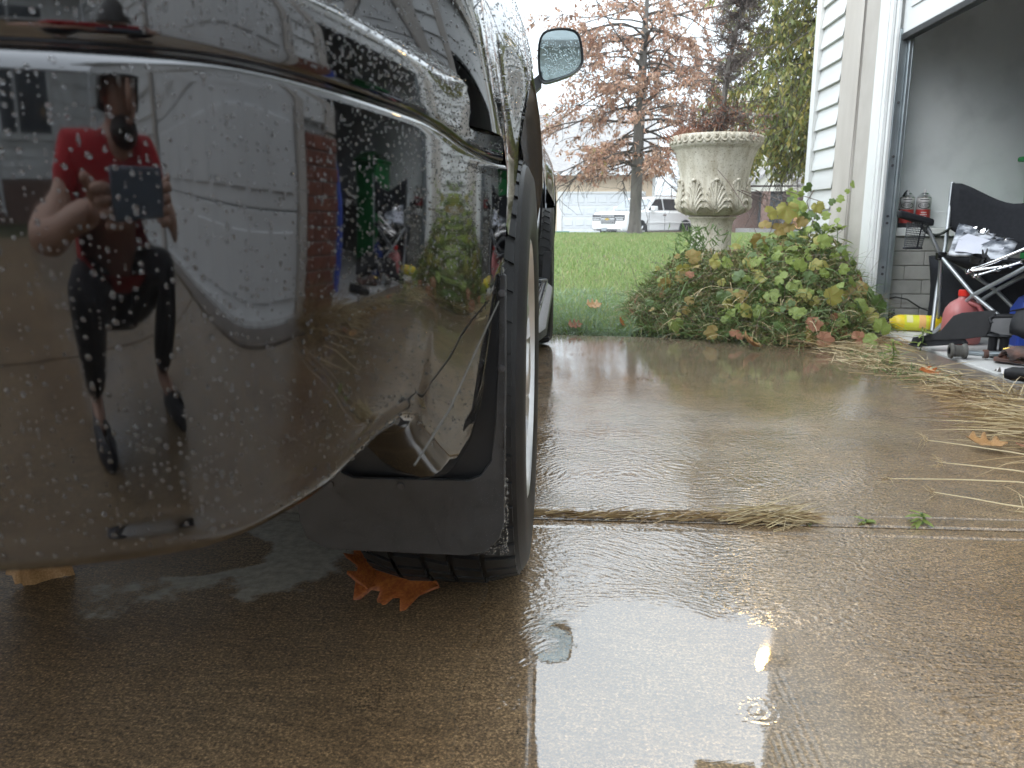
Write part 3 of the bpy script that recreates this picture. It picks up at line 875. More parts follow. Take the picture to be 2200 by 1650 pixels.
def dsize(lo, hi): return lambda: lo + (hi - lo) * random.random() ** 2.2
a_l, a_m, a_r = arc[3], float(np.interp(0.41, by, su)), arc[-1]
sm = bumper_samples(2300, a_l, a_m, (0.484, 0.716), dsize(0.0005, 0.0016))
sm += bumper_samples(450, a_l, a_m, (0.73, 0.77), dsize(0.0006, 0.0016))
sm += bumper_samples(2200, a_m, a_r - 0.02, (0.60, 0.716), dsize(0.0005, 0.0013))
sm += bumper_samples(1100, a_m, a_r - 0.02, (0.484, 0.60), dsize(0.0005, 0.0013))
sm += bumper_samples(1500, a_m, a_r, (0.73, 0.77), dsize(0.0005, 0.0013))
sm += bumper_samples(2300, a_m - 0.05, a_r, (0.772, 0.795), dsize(0.0006, 0.0018))
sm += bumper_samples(150, a_l, a_r - 0.2, (0.474, 0.482), dsize(0.0008, 0.0018))
drops(sm, 'raindrops', bump_o)

# rear quarter panel round the wheel arch
WY, WZ, WR = 1.41, 0.375, 0.385
def flank(z, y):
    """outermost x of the body side at height z"""
    t = [(0.38, -0.135), (0.46, -0.112), (0.56, -0.092), (0.70, -0.085), (0.84, -0.092), (0.98, -0.112), (1.06, -0.135)]
    return float(np.interp(z, [a for a, b in t], [b for a, b in t]))
def arch_path(yc, front=False, n=46):
    pts = []
    for i in range(n):
        a = R(151 if not front else 141) - R(173) * i / (n - 1)
        ry, rz = 0.485, 0.515
        y, z = yc - ry * math.cos(PI - a), WZ + rz * math.sin(a)
        pts.append((yc + ry * math.cos(a), max(z, 0.33)))
    return pts
def quarter(yc, y0, y1, ztop, name):
    A = arch_path(yc, yc > 2); n = len(A)
    B = []
    for i, (y, z) in enumerate(A):
        a = math.atan2(z - WZ, y - yc)
        c, s_ = math.cos(a), math.sin(a)
        ts = []
        if c > 1e-6: ts.append((y1 - yc) / c)
        if c < -1e-6: ts.append((y0 - yc) / c)
        if s_ > 1e-6: ts.append((ztop - WZ) / s_)
        if s_ < -1e-6: ts.append((0.30 - WZ) / s_)
        t = min(ts); B.append((yc + c * t, WZ + s_ * t))
    rows = []
    for i in range(n):
        row = []
        for j in range(14):
            t = (j / 13) ** 1.5
            y = A[i][0] + (B[i][0] - A[i][0]) * t; z = A[i][1] + (B[i][1] - A[i][1]) * t
            dist = math.hypot(y - A[i][0], z - A[i][1])
            fl = 0.042 * math.exp(-(dist / 0.10) ** 2)
            if yc < 2:
                w = sst(0.935, 1.22, y)
                if A[i][0] > yc: fl *= 1 - 0.6 * sst(0.80, 0.50, A[i][1])
                fl = fl * w + (1 - w) * 0.019 * math.exp(-(max(0.0, z - 0.69) / 0.13) ** 2)
            row.append((flank(z, y) + fl, y, z))
        rows.append(row)
    m = MB(); m.grid(rows)
    la = [0.042 if yc > 2 else (0.019 + 0.023 * sst(0.935, 1.22, y)) * (1 - 0.6 * sst(0.80, 0.50, z) * (y > yc)) for y, z in A]
    lip = [[(flank(z, y) + q, y, z) for q, (y, z) in zip(la, A)], [(flank(z, y) + q - 0.006, yc + (y - yc) * 0.985, WZ + (z - WZ) * 0.985) for q, (y, z) in zip(la, A)],
           [(flank(z, y) - 0.002, yc + (y - yc) * 0.98, WZ + (z - WZ) * 0.98) for y, z in A]]
    m.grid(lip)
    q = m.build(name, M['quarter'], car, smooth=50)
    m = MB()
    m.grid([[(flank(z, y) - 0.003, yc + (y - yc) * 0.98, WZ + (z - WZ) * 0.98) for y, z in A], [(flank(z, y) - 0.34, yc + (y - yc) * 0.98, WZ + (z - WZ) * 0.98) for y, z in A]])
    m.build('wheel_arch_liner', M['liner'], car, smooth=50)
    return q, A
q_rear, A_rear = quarter(WY, 0.935, 2.02, 1.06, 'rear_quarter_panel')
q_front, A_front = quarter(4.13, 3.50, 4.92, 1.02, 'front_wing')
# panel from the tail lamp round to the wheel arch above the bumper
def upper_plan(y): return float(np.interp(y, by, bx))
m = MB()
rows = []
for z in np.linspace(0.735, 1.08, 14):
    row = []
    for i in list(range(0, NU, 2)) + [NU - 1]:
        if by[i] < 0.56: continue
        w = sst(0.60, 0.945, by[i])
        ins = 0.072 - 0.03 * w + 0.19 * max(0, (z - 0.80))
        base_x = bx[i] - nx_[i] * ins
        edge_x = flank(z, 0.94) + 0.019 * math.exp(-(max(0.0, z - 0.69) / 0.13) ** 2)
        row.append((base_x * (1 - w) + edge_x * w, by[i] - ny_[i] * ins * (1 - w), z))
    row.append((flank(z, 0.94) + 0.019 * math.exp(-(max(0.0, z - 0.69) / 0.13) ** 2), 0.937, z))
    rows.append(row)
m.grid(rows)
uq = m.build('upper_quarter_panel', M['quarter'], car, smooth=60)
us = []
for _ in range(2600):
    a = random.randrange(len(rows) - 1); b = random.randrange(len(rows[0]) - 1); s_, t_ = random.random(), random.random()
    p00, p10, p01 = Vector(rows[a][b]), Vector(rows[a + 1][b]), Vector(rows[a][b + 1])
    nn = (p01 - p00).cross(p10 - p00)
    if nn.x < 0: nn = -nn
    p11 = Vector(rows[a + 1][b + 1])
    if not 0.785 < (p00 + (p10 - p00) * s_).z < 0.96: continue
    us.append(((p00 * (1 - s_) + p10 * s_) * (1 - t_) + (p01 * (1 - s_) + p11 * s_) * t_, nn, 0.0005 + 0.0011 * random.random() ** 2))
ff = []
for _ in range(2000):                                        # on the arch flare
    k = random.randrange(4, len(A_rear) - 8); y, z = A_rear[k]; y2, z2 = A_rear[k + 1]; t_ = random.random()
    y, z = y + (y2 - y) * t_, z + (z2 - z) * t_
    e = random.random() * 0.1
    rad = Vector((0, y - WY, z - WZ)).normalized()
    if y > WY + 0.05: continue
    P_ = Vector((flank(z, y) + (0.019 + 0.023 * sst(0.935, 1.22, y)) * math.exp(-(e / 0.10) ** 2), y, z)) + rad * e
    ff.append((P_, Vector((1, 0, 0)) + rad * (0.1 + 3 * e), 0.0008 + 0.0014 * random.random() ** 2))
drops(us, 'raindrops', uq, 7)
drops(ff, 'raindrops', q_rear, 7)
# tail lamp, rubber strip, tailgate
m = MB()
rows = []
for z in np.linspace(0.775, 1.1, 8):
    row = []
    for i in range(0, NU, 3):
        if by[i] > 0.56 or bx[i] < -0.5: continue
        ins = 0.074 + 0.19 * max(0, (z - 0.80))
        row.append((bx[i] - nx_[i] * ins, by[i] - ny_[i] * ins, z))
    rows.append(row)
m.grid(rows); m.grid([[mirror_x(p) for p in r] for r in rows])
m.build('tail_lamp', M['quarter'], car, smooth=60)
kk = min(range(NU), key=lambda i: abs(by[i] - 0.565))
m = MB(); m.tube([(bx[kk] - nx_[kk] * (0.070 + 0.19 * (z - 0.8)), by[kk] - ny_[kk] * (0.070 + 0.19 * (z - 0.8)), z) for z in (0.80, 0.88, 0.98, 1.09)], 0.006, 8)
m.build('lamp_seal', M['rubber'], car)
m = MB(); m.box(-1.50, -0.44, 0.40, 0.46, 0.76, 1.1); m.grid([[(-1.56, 0.40, 1.1), (-0.38, 0.40, 1.1)], [(-1.48, 0.62, 1.62), (-0.46, 0.62, 1.62)]])
m.build('tailgate', M['quarter'], car)
m = MB(); m.box(-1.62, -0.36, 1.0, 4.7, 0.36, 0.45); m.box(-1.60, -0.38, 0.62, 4.9, 0.56, 1.0)
m.box(-1.5, -0.42, 1.24, 1.42, 0.28, 0.36)
m.build('underbody', M['liner'], car)
m = MB()
for s_ in (0, 1):
    g = [[(flank(z, y), y, z) for y in np.linspace(2.015, 3.505, 10)] for z in np.linspace(0.40, 1.06, 12)]
    if s_: g = [[mirror_x(p) for p in r] for r in g]
    m.grid(g)
m.build('door_panels', M['quarter'], car, smooth=60)
m = MB(); g = [[(2 * CX - flank(z, y) - 0.02, y, z) for y in np.linspace(0.93, 2.02, 8)] for z in np.linspace(0.5, 1.06, 8)]; m.grid(g)
g = [[(2 * CX - flank(z, y) - 0.02, y, z) for y in np.linspace(3.5, 4.86, 8)] for z in np.linspace(0.5, 1.02, 8)]; m.grid(g)
m.build('left_side_panels', M['quarter'], car, smooth=60)
m = MB(); m.tube([(flank(z, 3.0) + 0.002, 3.02, z) for z in np.linspace(0.42, 1.05, 8)], 0.003, 6); m.build('door_seam', M['rubber'], car)
m = MB(); m.grid([[(x, y, 1.02 - 0.12 * ((x - CX) / 0.85) ** 2 * 0.4) for x in np.linspace(-1.83, -0.12, 9)] for y in np.linspace(3.75, 4.85, 6)])
m.grid([[(x, 4.86 + 0.1 * (1 - ((x - CX) / 0.9) ** 2), z) for x in np.linspace(-1.83, -0.12, 9)] for z in (0.35, 0.6, 0.85, 1.01)])
m.build('bonnet', M['quarter'], car, smooth=50)
# greenhouse
m = MB()
def gh(z): return 0.835 - 0.19 * (z - 1.06) / 0.65
m.grid([[(CX + s * gh(z) * (1 if abs(s) > .5 else 1), y, z) for s, z in ((-1, 1.06), (-1, 1.70), (-0.6, 1.76), (0.6, 1.76), (1, 1.70), (1, 1.06))] for y in (0.62, 0.8, 3.0, 3.25)])
m.grid([[(CX + s * gh(z), 3.25 + (1.70 - z) * 1.0, z) for s in (-1, 0, 1)] for z in (1.70, 1.4, 1.03)])
m.build('roof', M['quarter'], car, smooth=35)
for y0, y1 in ((0.75, 1.6), (1.7, 2.45), (2.55, 3.2)):
    for s in (1, -1):
        m = MB(); m.grid([[(CX + s * (gh(z) + 0.006), y, z) for y in (y0, y1)] for z in (1.10, 1.62)])
        m.build('side_window', M['glass_dark'], car)
m = MB(); m.grid([[(x, 0.385 + 0.42 * (z - 1.1), z) for x in (-1.46, -0.48)] for z in (1.14, 1.58)]); m.build('rear_window', M['glass_dark'], car)
m = MB()
for s in (-1, 1):
    m.grid([[(CX + s * .595, .40, 1.08), (CX + s * .515, .615, 1.64)], [(CX + s * .74, .52, 1.07), (CX + s * gh(1.64), .63, 1.64)], [(CX + s * gh(1.06), .64, 1.06), (CX + s * gh(1.64), .64, 1.64)]])
m.grid([[(CX + x, .615, 1.63), (CX + x, .60, 1.70), (CX + x * .95, .63, 1.765)] for x in (-.68, 0, .68)])
m.build('rear_pillar', M['quarter'], car, smooth=40)
m = MB(); m.box(-0.16, -0.1, 4.85, 4.95, 0.62, 0.8); m.build('headlight', M['chrome'], car)

# wheels
def wheel(x_out, yc, side, detailed=True):
    """tyre with tread blocks, alloy rim with spokes; axle along x"""
    w = 0.262
    tp = [(0.235, 0.004), (0.245, 0.0), (0.27, -0.004), (0.31, -0.005), (0.337, -0.003), (0.355, 0.006), (0.3635, 0.022), (0.369, 0.05), (0.3705, 0.10), (0.3705, 0.162), (0.369, 0.212), (0.3635, 0.24), (0.355, 0.258), (0.31, 0.2755), (0.245, 0.268), (0.235, 0.262)]
    rot = Matrix.Rotation(R(-90), 4, 'Y') if side > 0 else Matrix.Rotation(R(90), 4, 'Y')
    m = MB(); m.lathe(tp, 64, (x_out, yc, 0.378), rot, cap=False)
    # tread blocks and shoulder lugs
    nb = 52
    for k in range(nb):
        for row, (d0, d1, off) in enumerate(((0.012, 0.058, 0), (0.066, 0.108, .5), (0.116, 0.150, 0), (0.158, 0.198, .5), (0.206, 0.252, 0))):
            a0 = 2 * PI * (k + off) / nb; a1 = a0 + 2 * PI * 0.72 / nb
            sk = (0.15 if row in (1, 3) else 0.35) * 2 * PI / nb
            vs = []
            for rr in (0.362 if row in (0, 4) else 0.368, 0.3755 if row in (0, 4) else 0.378):
                for dd, aa in ((d0, a0), (d1, a0 + sk), (d1, a1 + sk), (d0, a1)):
                    r2 = rr - (0.012 if (row == 0 and dd == d0) or (row == 4 and dd == d1) else 0)
                    p = rot @ Vector((r2 * math.cos(aa), r2 * math.sin(aa), dd))
                    vs.append(p + Vector((x_out, yc, 0.378)))
            m.add(vs, [(4, 5, 6, 7), (0, 1, 5, 4), (1, 2, 6, 5), (2, 3, 7, 6), (3, 0, 4, 7)])
    tyre = m
    rp = [(0.236, 0.012), (0.238, 0.004), (0.228, 0.001), (0.222, 0.008), (0.214, 0.03), (0.205, 0.09), (0.205, 0.2), (0.236, 0.262)]
    rim = MB(); rim.lathe(rp, 64, (x_out, yc, 0.378), rot, cap=False)
    for k in range(6):
        a = 2 * PI * k / 6 + 0.4
        vs = []
        for rr, hw, zz in ((0.05, 0.035, 0.015), (0.12, 0.028, 0.006), (0.215, 0.042, 0.012)):
            for s_ in (-1, 1):
                for dz in (0, 0.03):
                    p = rot @ Vector((rr * math.cos(a) - s_ * hw * math.sin(a), rr * math.sin(a) + s_ * hw * math.cos(a), zz + dz))
                    vs.append(p + Vector((x_out, yc, 0.378)))
        fs = []
        for q in range(2):
            o = q * 4
            fs += [(o, o + 4, o + 6, o + 2), (o + 1, o + 3, o + 7, o + 5), (o, o + 1, o + 5, o + 4), (o + 2, o + 6, o + 7, o + 3)]
        rim.add(vs, fs)
    rim.lathe([(0.001, 0.0), (0.045, 0.002), (0.06, 0.02), (0.06, 0.06)], 32, (x_out, yc, 0.378), rot)
    return tyre, rim
for xo, yc, sd in ((-0.062, WY, 1), (-0.062, 4.13, 1), (-1.878, WY, -1), (-1.878, 4.13, -1)):
    ty_, ri_ = wheel(xo + 0.005 * sd, yc, sd)
    wo = ty_.build('wheel', M['rubber'], car, smooth=35)
    ri_.build('rim', M['alloy'], wo, smooth=35)
    # brake disc behind the spokes
    MB().lathe([(0.001, 0.1), (0.15, 0.1), (0.15, 0.115)], 32, (xo, yc, 0.378), Matrix.Rotation(R(-90 * sd), 4, 'Y')).build('brake_disc', M['dark_part'], wo)
ds = []
for _ in range(500):
    a = R(random.uniform(20, 175)); 
    P_ = Vector((-0.078 - random.uniform(0.0, 0.05), WY + 0.371 * math.cos(a), 0.378 + 0.371 * math.sin(a)))
    ds.append((P_, Vector((0.8, math.cos(a), math.sin(a))), 0.0008 + 0.0014 * random.random() ** 2))

drops(ds, 'raindrops', [o for o in car.children if o.name.startswith('wheel') and 'arch' not in o.name][0], 6)

# mud flap: a flat rubber sheet behind the wheel with a tall outer arm
flap = [(-0.338, 0.36), (-0.334, 0.265), (-0.326, 0.240), (-0.30, 0.226), (-0.12, 0.222), (-0.092, 0.230), (-0.076, 0.248), (-0.070, 0.27),
        (-0.0685, 0.36), (-0.067, 0.46), (-0.066, 0.58), (-0.069, 0.583), (-0.0745, 0.58), (-0.0765, 0.50), (-0.0805, 0.40), (-0.086, 0.352), (-0.10, 0.332), (-0.115, 0.326), (-0.26, 0.326), (-0.30, 0.345)]
mf = MB(); mf.prism(flap, 0.007, lambda u, v, w: (u, 0.935 + w - 0.06 * (v - 0.33), v))
mf = mf.build('mud_flap', M['plastic'], car, bevel=0.0015)
for u, v in ((-0.0715, 0.56), (-0.0725, 0.47), (-0.20, 0.317), (-0.29, 0.317)):
    MB().lathe([(0.0001, -0.004), (0.004, -0.0035), (0.0048, 0.0)], 10, (u, 0.9355 - 0.06 * (v - 0.33), v), Matrix.Rotation(R(-90), 4, 'X')).build('screw', M['dark_part'], mf)
fd = []
for _ in range(1500):
    u = -0.065 - 0.22 * random.random() ** 1.6; v = random.uniform(0.225, 0.33)
    fd.append((Vector((u, 0.9345 - 0.06 * (v - 0.33), v)), Vector((0, -1, 0)), 0.0005 + 0.0008 * random.random() ** 2))
for _ in range(220):
    v = random.uniform(0.33, 0.6)
    fd.append((Vector((random.uniform(-0.075, -0.068), 0.9345 - 0.06 * (v - 0.33), v)), Vector((0, -1, 0)), 0.0006 + 0.001 * random.random() ** 2))
drops(fd, 'raindrops', mf, 6)
m = MB(); m.box(-0.33, -0.075, 0.955, 0.965, 0.30, 0.75); m.build('splash_liner', M['liner'], car)
# thin grass straw stuck across the bumper's corner
m = MB(); m.tube([(-0.0735, 0.903, 0.552), (-0.083, 0.845, 0.528), (-0.0925, 0.79, 0.503), (-0.103, 0.70, 0.473), (-0.117, 0.60, 0.452)], 0.0010, 6)
m.build('stuck_straw', M['grey_rubber'], car)
# running board
rb = MB()
def rbp(u, v, w): return (u, v, w)
prof = [(-0.185, 0.362), (-0.178, 0.384), (-0.062, 0.378), (-0.044, 0.366), (-0.042, 0.348), (-0.062, 0.335), (-0.18, 0.335)]
yy = [(1.86, 0.06), (1.92, 0.02), (2.05, 0.0), (3.3, 0.0), (3.45, 0.015), (3.56, 0.06)]
rb.grid([[(x - ins * (1 if x > -0.12 else 0), y, z) for x, z in prof] for y, ins in yy], True)
rbo = rb.build('running_board', M['plastic'], car, smooth=40)
for k in range(6):
    x0 = -0.165 + k * 0.018
    for (y0, y1) in ((1.98, 2.40), (2.43, 2.85), (2.88, 3.32)):
        MB().box(x0, x0 + 0.0095, y0, y1, 0.378, 0.3905).build('tread_strip', M['gloss_black'], rbo, bevel=0.002)
m = MB(); m.tube([(-0.17, 3.36, 0.386), (-0.10, 3.36, 0.386), (-0.075, 3.44, 0.384), (-0.10, 3.53, 0.382), (-0.17, 3.53, 0.382)], 0.009, 8); m.build('board_end_trim', M['plastic'], rbo)
m = MB(); m.prism([(-0.30, 0.36), (-0.30, 0.20), (-0.27, 0.185), (-0.09, 0.185), (-0.07, 0.21), (-0.055, 0.5), (-0.09, 0.5), (-0.1, 0.36)], 0.007, lambda u, v, w: (u, 3.62 + w, v)); m.build('mud_flap', M['plastic'], car)
# side mirror
mir = MB()
mo = [(-0.112, 1.215), (-0.116, 1.30), (-0.108, 1.352), (-0.085, 1.378), (-0.02, 1.386), (0.035, 1.378), (0.058, 1.352), (0.072, 1.27), (0.064, 1.238), (0.03, 1.208), (-0.05, 1.182), (-0.098, 1.172)]
for _ in range(2):                                          # round the outline off
    mo = [q for a, b in zip(mo, mo[1:] + mo[:1]) for q in ((a[0] * .75 + b[0] * .25, a[1] * .75 + b[1] * .25), (a[0] * .25 + b[0] * .75, a[1] * .25 + b[1] * .75))]
cxm, czm = -0.025, 1.285
rows = []
for f, dy in ((0.90, -0.004), (0.985, -0.012), (1.0, 0.0), (0.99, 0.03), (0.93, 0.07), (0.75, 0.105), (0.35, 0.125), (0.02, 0.128)):
    rows.append([(cxm + (x - cxm) * f, 3.36 + dy, czm + (z - czm) * f) for x, z in mo])
mir.grid(rows, True)
mir = mir.build('side_mirror', M['plastic'], car, smooth=50)
m = MB(); m.prism([(cxm + (x - cxm) * 0.89, czm + (z - czm) * 0.89) for x, z in mo], 0.003, lambda u, v, w: (u, 3.351 + w - 0.04 * (v - czm) + 0.05 * (u - cxm), v)); m.build('mirror_glass', M['mirror'], mir)
m = MB(); m.grid([[(-0.10, 3.37, 1.22), (-0.10, 3.45, 1.22), (-0.10, 3.45, 1.172), (-0.10, 3.37, 1.166)], [(-0.2, 3.36, 1.14), (-0.2, 3.47, 1.14), (-0.2, 3.47, 1.08), (-0.2, 3.36, 1.08)]], True); m.build('mirror_arm', M['plastic'], mir)
md = []
for _ in range(420):
    u, v = random.uniform(-0.10, 0.05), random.uniform(1.20, 1.345)
    if v > 1.335 - 0.25 * (u + 0.10) and random.random() < 0.6: continue
    md.append((Vector((u, 3.3495 - 0.04 * (v - czm) + 0.05 * (u - cxm), v)), Vector((0, -1, 0)), 0.0012 + 0.0016 * random.random()))
drops(md, 'raindrops', mir, 6)
# ------------------------------------------------------------------ lawn
def gz(x, y): return np.array([ground_z(a, b) for a, b in zip(x, y)])
def lawn(n, x0, x1, y0, y1, L, W, power):
    y = y0 + (y1 - y0) * RNG.random(n) ** power
    x = x0 + (x1 - x0) * RNG.random(n)
    P = np.stack([x, y, gz(x, y) - 0.005], 1)
    D = unit(np.stack([RNG.normal(0, .38, n), RNG.normal(0, .38, n), np.ones(n)], 1))
    return blades(P, D, RNG.uniform(*L, n), RNG.uniform(*W, n), 0.25)
V, F = join([lawn(26000, -0.9, 1.9, 4.55, 8, (0.06, 0.13), (0.003, 0.006), 1.2), lawn(60000, -1.5, 4.5, 8, 18.4, (0.07, 0.13), (0.006, 0.011), 1.0),
             lawn(16000, -2.5, 7, 18.4, 24, (0.06, 0.11), (0.012, 0.02), 1.0)])
tag(raw('grass', V, F, M['grass']), kind='stuff')
V, F = join([lawn(5200, -1.0, 4.2, 13.0, 18.3, (0.05, 0.11), (0.006, 0.011), 0.8), lawn(2200, -0.8, 2.2, 4.6, 11, (0.05, 0.12), (0.003, 0.006), 1.0)])
tag(raw('dry_lawn_grass', V, F, M['straw']), kind='stuff')
x = RNG.uniform(-0.9, 1.3, 9000); y = 4.5 + 2.2 * RNG.random(9000) ** 1.3
keep = (np.sin(3 * x + 1) + np.cos(2.3 * y) + RNG.normal(0, .6, 9000) > -0.3) & (y > 4.52 - 0.25 * np.clip(x, 0, 2))
x, y = x[keep], y[keep]; n = len(x)
V, F = blades(np.stack([x, y, gz(x, y)], 1), unit(np.stack([RNG.normal(0, .7, n), RNG.normal(-0.25, .5, n), np.ones(n)], 1)), RNG.uniform(.09, .19, n), RNG.uniform(.003, .006, n), 0.5, 3)
tag(raw('fescue_grass', V, F, M['grass_blue']), kind='stuff')

# ------------------------------------------------------------------ trees
def branch_path(p, d, L, n, droop, wob, rnd):
    pts = [Vector(p)]; d = Vector(d).normalized()
    for i in range(n):
        d = (d + Vector((rnd.gauss(0, wob), rnd.gauss(0, wob), rnd.gauss(0, wob) - droop / n))).normalized()
        pts.append(pts[-1] + d * (L / n))
    return pts
def oak():
    rnd = random.Random(5)
    t = thing('pin_oak_tree', (1.56, 18, 0.26), 'straight trunked oak tree with rust brown leaves standing on the lawn', 'tree')
    trunk = MB()
    pts = [(1.56, 18, 0.18), (1.56, 18, 0.34), (1.56, 18, 0.55), (1.57, 18, 1.2), (1.59, 18, 2.6), (1.63, 18, 4.0), (1.66, 18, 4.9), (1.7, 18, 5.6)]
    trunk.tube(pts, [0.24, 0.175, 0.135, 0.125, 0.115, 0.085, 0.055, 0.015], 14)
    limbs = MB(); P, D = [], []
    for k in range(84):
        z = 1.75 + 3.3 * (k / 84) ** 1.05
        x = 1.57 + 0.02 * z
        a = rnd.uniform(0, 2 * PI)
        L = rnd.uniform(1.6, 3.2) * (1 - 0.05 * max(0, z - 2))
        up = rnd.uniform(0.0, 0.45) - (0.25 if z < 2.6 else 0)
        bp = branch_path((x, 18, z), (math.cos(a), math.sin(a), up), L, 8, 0.5, 0.13, rnd)
        r0 = rnd.uniform(0.018, 0.032)
        limbs.tube(bp, [r0 * (1 - 0.85 * i / 8) for i in range(9)], 5, cap=False)
        for q in range(17):
            i = rnd.choice((2, 3, 4, 5, 5, 6, 6, 7, 7, 8, 8)); b0 = bp[i]
            dirv = (bp[i] - bp[i - 1]).normalized() + Vector((rnd.gauss(0, .7), rnd.gauss(0, .7), rnd.gauss(-0.05, .45)))
            tw = branch_path(b0, dirv, rnd.uniform(0.25, 0.75), 4, 0.4, 0.22, rnd)
            limbs.tube(tw, [0.008, 0.007, 0.005, 0.004, 0.003], 3, cap=False)
            dens = rnd.choice((1, 4, 10, 18, 30)) if z < 2.4 or rnd.random() < .8 else 2
            for w in range(dens):
                s = rnd.random() * 4; j = min(int(s), 3); pp = tw[j].lerp(tw[j + 1], s - j)
                if pp.z < 1.5: continue
                P.append(pp[:]); D.append((rnd.gauss(0, .6), rnd.gauss(0, .6), rnd.gauss(-0.7, .5)))
    trunk.build('trunk', M['oak_bark'], t, smooth=60)
    limbs.build('branches', M['twig'], t, smooth=60)
    P, D = np.array(P), unit(np.array(D)); n = len(P)
    P += RNG.normal(0, .03, P.shape)
    V, F = leafquads(P, D, RNG.uniform(.06, .125, n), RNG.uniform(.035, .06, n))
    tag(raw('crown', V, F, M['oak_leaf'], t), kind='stuff')
    sel = RNG.random(n) < 0.03
    sel &= (P[:, 0] < 0.8) & (P[:, 2] < 2.9)
    if sel.sum() > 3:
        V, F = leafquads(P[sel] + 0.04, D[sel], np.full(sel.sum(), .12), np.full(sel.sum(), .06))
        tag(raw('yellowing_leaves', V, F, M['oak_leaf_yellow'], t), kind='stuff')
oak()
def pear():
    rnd = random.Random(9)
    t = thing('leafy_tree', (4.6, 11.5, 0.15), 'green and gold leafy tree with drooping sprays beside the white house corner', 'tree')
    trunk = MB(); trunk.tube([(4.6, 11.5, 0), (4.6, 11.5, 1.5), (4.5, 11.5, 3.2), (4.5, 11.5, 4.6)], [0.2, 0.16, 0.11, 0.02], 10)
    limbs = MB(); P, D = [], []
    for k in range(120):
        z = 1.7 + 2.5 * (k / 120)
        a = rnd.uniform(0, 2 * PI) if k % 2 else rnd.uniform(PI * 0.75, PI * 1.35)
        L = rnd.uniform(1.7, 2.75)
        bp = branch_path((4.55, 11.5, z), (math.cos(a), math.sin(a), 0.45), L, 8, 1.1, 0.12, rnd)
        limbs.tube(bp, [0.025 * (1 - 0.85 * i / 8) for i in range(9)], 4, cap=False)
        for q in range(26):
            i = rnd.randint(2, 8)
            tw = branch_path(bp[i], (bp[i] - bp[i - 1]).normalized() + Vector((rnd.gauss(0, .6), rnd.gauss(0, .6), rnd.gauss(-0.3, .4))), rnd.uniform(0.25, 0.6), 4, 1.3, 0.15, rnd)
            limbs.tube(tw, 0.004, 3, cap=False)
            for w in range(13):
                s = rnd.random() * 4; j = min(int(s), 3); pp = tw[j].lerp(tw[j + 1], s - j)
                if pp.z < 1.25: continue
                P.append(pp[:]); D.append((rnd.gauss(0, .45), rnd.gauss(0, .45), rnd.gauss(-0.9, .35)))
    trunk.build('trunk', M['oak_bark'], t, smooth=60); limbs.build('branches', M['twig'], t, smooth=60)
    P, D = np.array(P), unit(np.array(D)); n = len(P)
    V, F = leafquads(P + RNG.normal(0, .03, P.shape), D, RNG.uniform(.06, .115, n), RNG.uniform(.03, .048, n))
    tag(raw('crown', V, F, M['pear_leaf'], t), kind='stuff')
pear()
def bare(name, at, h, spread, n, label, seed, mat, cat='tree'):
    rnd = random.Random(seed)
    t = thing(name, at, label, cat)
    m = MB()
    at = Vector(at)
    tr = MB(); tr.tube([at - Vector((0, 0, .2)), at + Vector((0, 0, h * .3)), at + Vector((0.1, 0, h))], [h * .02, h * .016, h * .004], 6)
    tr.build('trunk', M['twig'], t)
    P, D, L, W = [], [], [], []
    for k in range(n):
        a = rnd.uniform(0, 2 * PI); z = h * rnd.uniform(0.05, 0.75)
        bp = branch_path(at + Vector((0, 0, z)), (math.cos(a), math.sin(a), rnd.uniform(.3, 1.3)), spread * rnd.uniform(.5, 1.0), 6, -0.2, 0.16, rnd)
        for i in range(6):
            P.append(bp[i][:]); d = bp[i + 1] - bp[i]; D.append(d.normalized()[:]); L.append(d.length * 1.15); W.append(0.012 * h * (1 - i / 8))
            for q in range(5):
                P.append(bp[i].lerp(bp[i + 1], rnd.random())[:]); D.append(((d.normalized() + Vector((rnd.gauss(0, .6), rnd.gauss(0, .6), rnd.gauss(0.1, .6)))).normalized())[:])
                L.append(spread * rnd.uniform(.12, .35)); W.append(0.0045 * h)
    V, F = blades(np.array(P), np.array(D), np.array(L), np.array(W), 0.0, 1)
    V2, F2 = blades(np.array(P), np.array(D), np.array(L), np.array(W), 0.0, 1)
    V, F = join([(V, F), (V2, F2)])
    tag(raw('twigs', V, F, mat, t), kind='stuff')
bare('bare_tree', (7.2, 44, -0.3), 4.6, 2.6, 80, 'bare brown tree behind the white SUV, right of the cream garage', 3, M['pink_twig'])
bare('bare_shrub', (6.3, 21, 0.1), 2.3, 1.3, 60, 'bare tangled shrub growing before the brick porch', 4, M['pink_twig'], 'shrub')

# ------------------------------------------------------------------ the urn and its dead tree
UX, UY = 1.045, 5.8
urn = thing('stone_urn', (UX, UY, 0), 'large weathered cast stone urn on a pedestal with acanthus leaves, rising from vines', 'planter')
UPF = [(0.27, 1.10), (0.272, 1.195), (0.29, 1.207), (0.305, 1.20), (0.312, 1.185), (0.311, 1.15), (0.303, 1.128), (0.291, 1.120), (0.280, 1.10), (0.264, 1.06), (0.251, 1.01), (0.239, 0.955), (0.232, 0.902), (0.2335, 0.86), (0.239, 0.815), (0.248, 0.775), (0.251, 0.75), (0.246, 0.722), (0.23, 0.698), (0.2, 0.678), (0.163, 0.666), (0.10, 0.664)]
def urn_r(z):
    q = sorted([(b, a) for a, b in UPF[6:]])
    return float(np.interp(z, [p[0] for p in q], [p[1] for p in q]))
m = MB(); m.lathe(UPF, 56, (UX, UY, 0), cap=False); m.build('bowl', M['stone'], urn, smooth=50)
